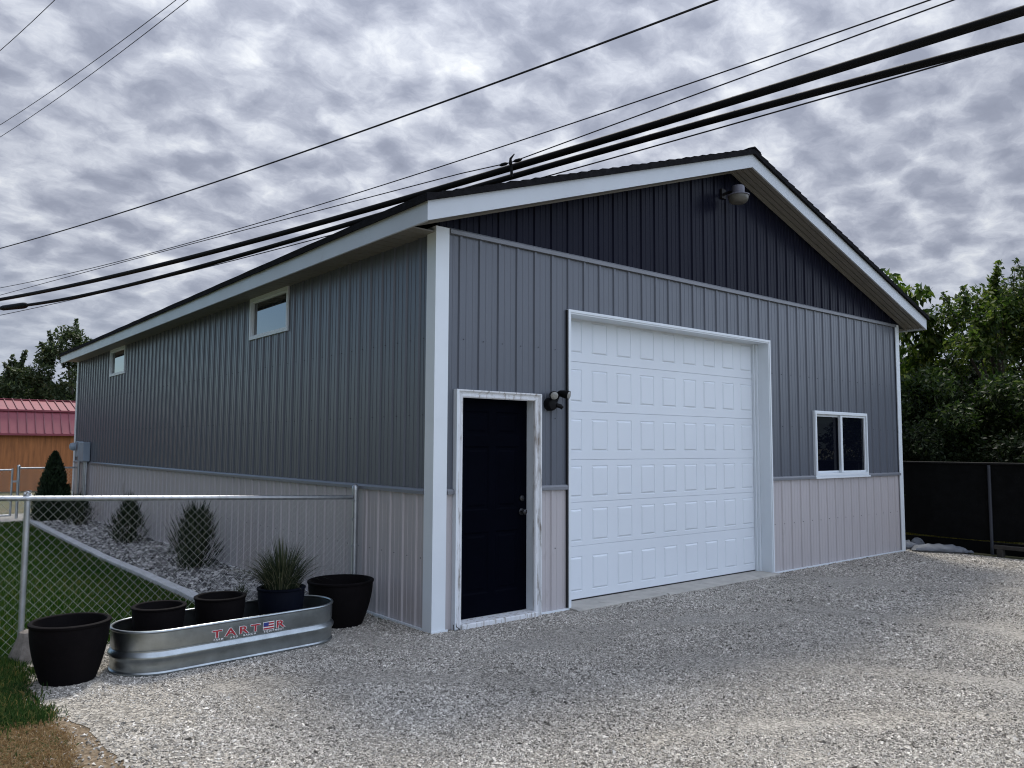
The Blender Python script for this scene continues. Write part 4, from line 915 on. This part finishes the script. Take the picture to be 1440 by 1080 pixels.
q = line_pts('cab2', 0, 0, 200, 3); e_ = Vector(q[-6]); d_ = (Vector(q[-1])-Vector(q[-12])).normalized()
MB().tube([e_-d_*.35, e_-d_*.2, e_, e_+d_*1.6, e_+d_*1.9], [.055, .09, .105, .09, .05], 12).build('splice_case', 'cable', c2, smooth=True)
wire('str', .011, 6, 14, 'thin messenger strand hanging just below the lower thick cable')
wire('A', .014, 5, 14, 'single dark service wire crossing the sky highest above the roof')
wire('B1', .009, 5, 14, 'upper thin wire running just above the thick cables')
# strand that carries the clamp (kinks at the clamp)
a = np.array((4.85, -2.59)); b = np.array((-0.65, 24.19)); ln = np.linalg.norm(b-a)
def b2z(s):
    if s <= 6.1: c_ = np.polyfit([0, 1.5, 4.5, 6.1], [6.4, 6.31, 6.10, 6.0], 2); return float(np.polyval(c_, s))
    c_ = np.polyfit([6.1, 12.0, 14.6, 27.3], [6.03, 6.14, 6.2, 6.4], 2); f = min(1, (s-6.1)/.8); return float(np.polyval(c_, s))*f+6.0*(1-f)
pts = [(*(a+(b-a)*s/ln), b2z(s)) for s in list(np.linspace(-5, 6.1, 25))+list(np.linspace(6.3, ln+12, 40))]
tag(MB().tube(pts, .009, 8).build('overhead_wire', 'wire', smooth=True), 'lower thin wire that meets the cable clamp above the roof', 'cable', 'overhead lines crossing above the garage')
cp = Vector((*(a+(b-a)*6.1/ln), 6.0)); d_ = Vector((*(b-a), 0)).normalized()
CL = thing('cable_clamp', tuple(cp), 'dark cable clamp with an upright bolt on the lines above the roof', 'clamp')
MB().tube([cp-d_*.22, cp-d_*.18, cp-d_*.1, cp-d_*.06], [.01, .027, .027, .012], 8).build('grip', 'cable', CL)
MB().tube([cp+d_*.06, cp+d_*.1, cp+d_*.18, cp+d_*.22], [.012, .027, .027, .01], 8).build('grip', 'cable', CL)
MB().tube([cp+Vector((0, 0, -.03)), cp+Vector((-.0, 0, .06)), cp+Vector((.03, -.02, .13))-d_*.03], [.03, .02, .008], 7).build('bolt', 'cable', CL)
sd = d_.cross(Vector((0, 0, 1)))
MB().tube([cp+Vector((0, 0, .01)), cp+Vector((0, 0, -.09))+sd*.02, cp+Vector((0, 0, -.22))+sd*.03], .022, 8).build('hanger', 'cable', CL)
wire('C1', .005, 5, 40, 'upper of the paired thin wires in the top left sky')
wire('C2', .005, 5, 40, 'lower of the paired thin wires in the top left sky')
wire('D', .005, 3, 40, 'single thin wire cutting the top left corner of the sky')

# ------------------------------------------------------------------ hills
ang = np.linspace(0, 2*math.pi, 260); rows = []
for rr, hm in ((700, 0.0), (900, .55), (1250, 1.0), (1700, .7), (2200, 0.0)):
    row = []
    for a in ang:
        hgt = 62*(1+.35*math.sin(a*3+.6)+.22*math.sin(a*7+2)+.12*math.sin(a*17+rr*.01)+.05*math.sin(a*41+rr*.02)); row.append((rr*math.sin(a), rr*math.cos(a), hm*max(0, hgt)-1))
    rows.append(row)
tag(MB().loft(rows, False, False).build('hills', 'hill', smooth=True), 'low wooded hills along the horizon', 'hills', kind='structure')

# ------------------------------------------------------------------ light
SUN_EL, SUN_AZ = R(58), R(38)          # azimuth from +y towards +x: behind the garage
sdir = Vector((math.sin(SUN_AZ)*math.cos(SUN_EL), math.cos(SUN_AZ)*math.cos(SUN_EL), math.sin(SUN_EL)))
ld = bpy.data.lights.new('sun', 'SUN'); ld.energy = 3.6; ld.angle = R(13); ld.color = (1.0, 0.95, 0.87)
lo = bpy.data.objects.new('sun', ld); COL.objects.link(lo); lo.rotation_euler = (-sdir).to_track_quat('-Z', 'Y').to_euler(); lo.location = (0, 0, 30)
wd = bpy.data.worlds.new('World'); S.world = wd; wd.use_nodes = True; T = wd.node_tree; K = T.links.new
for n_ in list(T.nodes): T.nodes.remove(n_)
out = N(T, 'ShaderNodeOutputWorld'); sky = N(T, 'ShaderNodeTexSky'); sky.sky_type = 'NISHITA'; sky.sun_disc = False
sky.sun_elevation = SUN_EL; sky.sun_rotation = SUN_AZ; sky.altitude = 600; sky.air_density = 1.2; sky.dust_density = 0.2; sky.ozone_density = 4.0
bg1 = N(T, 'ShaderNodeBackground', Strength=0.15); K(sky.outputs[0], bg1.inputs[0])
tc = N(T, 'ShaderNodeTexCoord'); sp = N(T, 'ShaderNodeSeparateXYZ'); K(tc.outputs['Generated'], sp.inputs[0])
def math_(op, a, b=None, c=None, clamp=False):
    n_ = N(T, 'ShaderNodeMath', operation=op); n_.use_clamp = clamp
    for i, v in enumerate((a, b, c)):
        if v is None: continue
        if isinstance(v, (int, float)): n_.inputs[i].default_value = v
        else: K(v, n_.inputs[i])
    return n_.outputs[0]
zc = math_('ADD', math_('MAXIMUM', sp.outputs['Z'], 0.0), 0.30)
px = math_('DIVIDE', sp.outputs['X'], zc); py = math_('DIVIDE', sp.outputs['Y'], zc)
cb = N(T, 'ShaderNodeCombineXYZ'); K(px, cb.inputs[0]); K(py, cb.inputs[1])
mp = N(T, 'ShaderNodeMapping'); mp.inputs['Rotation'].default_value = (0, 0, R(-12)); mp.inputs['Scale'].default_value = (2.2, 2.4, 1); mp.inputs['Location'].default_value = (3.1, 1.7, 0); K(cb.outputs[0], mp.inputs[0])
# wavy warp so the cells do not look gridded
wn = N(T, 'ShaderNodeTexNoise', Scale=5.0, Detail=6.0); K(mp.outputs[0], wn.inputs['Vector'])
vm = N(T, 'ShaderNodeVectorMath', operation='MULTIPLY_ADD'); vm.inputs[1].default_value = (.17, .17, 0); K(wn.outputs['Color'], vm.inputs[0]); K(mp.outputs[0], vm.inputs[2])
nA = N(T, 'ShaderNodeTexNoise', Scale=1.5, Detail=5.0, Roughness=0.55); K(vm.outputs[0], nA.inputs['Vector'])
nB = N(T, 'ShaderNodeTexNoise', Scale=5.2, Detail=9.0, Roughness=0.64); K(vm.outputs[0], nB.inputs['Vector'])
vo = N(T, 'ShaderNodeTexVoronoi', Scale=5.6); vo.feature = 'SMOOTH_F1'; vo.inputs['Smoothness'].default_value = 0.45; K(vm.outputs[0], vo.inputs['Vector'])
den = math_('MULTIPLY_ADD', nA.outputs[0], 0.36, math_('MULTIPLY_ADD', nB.outputs[0], 0.78, math_('MULTIPLY', vo.outputs['Distance'], 0.47)))
# den ~0.75 +- 0.2 ; bright = thin cloud
cr = ramp(T, [(0.0, (0.24, 0.265, 0.345)), (0.34, (0.315, 0.345, 0.435)), (0.53, (0.42, 0.452, 0.545)), (0.72, (0.59, 0.625, 0.71)), (0.90, (0.79, 0.82, 0.865)), (1.0, (0.93, 0.945, 0.965))])
mrn = N(T, 'ShaderNodeMapRange'); mrn.inputs[1].default_value = 0.40; mrn.inputs[2].default_value = 1.13; K(den, mrn.inputs[0]); K(mrn.outputs[0], cr.inputs[0])
# brighter towards the veiled sun and, front lit, in the half of the sky opposite it
vd = N(T, 'ShaderNodeVectorMath', operation='DOT_PRODUCT'); vd.inputs[1].default_value = tuple(sdir); K(tc.outputs['Generated'], vd.inputs[0])
glow = math_('POWER', math_('MAXIMUM', vd.outputs['Value'], 0.0), 5.0)
hz = Vector((math.sin(R(160)), math.cos(R(160)), .5)).normalized()
vb = N(T, 'ShaderNodeVectorMath', operation='DOT_PRODUCT'); vb.inputs[1].default_value = tuple(hz); K(tc.outputs['Generated'], vb.inputs[0])
back = N(T, 'ShaderNodeMapRange'); back.interpolation_type = 'SMOOTHSTEP'; back.inputs[1].default_value = 0.2; back.inputs[2].default_value = 0.92; K(vb.outputs['Value'], back.inputs[0])
BACK = math_('MULTIPLY', back.outputs[0], 1.0)
dk = Vector((math.sin(R(-85)), math.cos(R(-85)), .25)).normalized()
vk = N(T, 'ShaderNodeVectorMath', operation='DOT_PRODUCT'); vk.inputs[1].default_value = tuple(dk); K(tc.outputs['Generated'], vk.inputs[0])
dkm = N(T, 'ShaderNodeMapRange'); dkm.interpolation_type = 'SMOOTHSTEP'; dkm.inputs[1].default_value = 0.12; dkm.inputs[2].default_value = 0.7; dkm.inputs[3].default_value = 0.0; dkm.inputs[4].default_value = -0.7; K(vk.outputs['Value'], dkm.inputs[0])
gain = math_('ADD', math_('ADD', math_('MULTIPLY_ADD', glow, 0.6, 0.95), dkm.outputs[0]), math_('MULTIPLY', BACK, 4.1))
mc = N(T, 'ShaderNodeVectorMath', operation='SCALE'); hzm = N(T, 'ShaderNodeMapRange'); hzm.interpolation_type = 'SMOOTHSTEP'; hzm.inputs[1].default_value = 0.0; hzm.inputs[2].default_value = 0.26; hzm.inputs[3].default_value = 0.6; hzm.inputs[4].default_value = 0.0; K(sp.outputs['Z'], hzm.inputs[0])
hmx = N(T, 'ShaderNodeMix', data_type='RGBA'); K(hzm.outputs[0], hmx.inputs[0]); K(cr.outputs[0], hmx.inputs[6]); hmx.inputs[7].default_value = (.44, .50, .60, 1); K(hmx.outputs[2], mc.inputs[0]); K(gain, mc.inputs['Scale'])
bg2 = N(T, 'ShaderNodeBackground', Strength=1.0); K(mc.outputs[0], bg2.inputs[0])
# cover: full where the camera looks, broken to blue behind and low on the left
lf = Vector((math.sin(R(-30)), math.cos(R(-30)), 0.12)).normalized()
vl = N(T, 'ShaderNodeVectorMath', operation='DOT_PRODUCT'); vl.inputs[1].default_value = tuple(lf); K(tc.outputs['Generated'], vl.inputs[0])
lb = N(T, 'ShaderNodeMapRange'); lb.interpolation_type = 'SMOOTHSTEP'; lb.inputs[1].default_value = 0.80; lb.inputs[2].default_value = 0.93; K(vl.outputs['Value'], lb.inputs[0])
openq = math_('MAXIMUM', math_('MULTIPLY', BACK, 0.6), math_('MULTIPLY', lb.outputs[0], 0.9), clamp=True)
cov = math_('SUBTRACT', 1.0, openq, clamp=True)
mxs = N(T, 'ShaderNodeMixShader'); K(cov, mxs.inputs[0]); K(bg1.outputs[0], mxs.inputs[1]); K(bg2.outputs[0], mxs.inputs[2]); K(mxs.outputs[0], out.inputs[0])

S.view_settings.view_transform = 'Standard'; S.view_settings.look = 'None'; S.view_settings.exposure = 0.0; S.view_settings.gamma = 1.0
S.cycles.use_denoising = True; S.cycles.denoising_prefilter = 'ACCURATE'; S.cycles.pixel_filter_type = 'BLACKMAN_HARRIS'; S.cycles.filter_width = 1.1; S.cycles.max_bounces = 6; S.cycles.transparent_max_bounces = 8
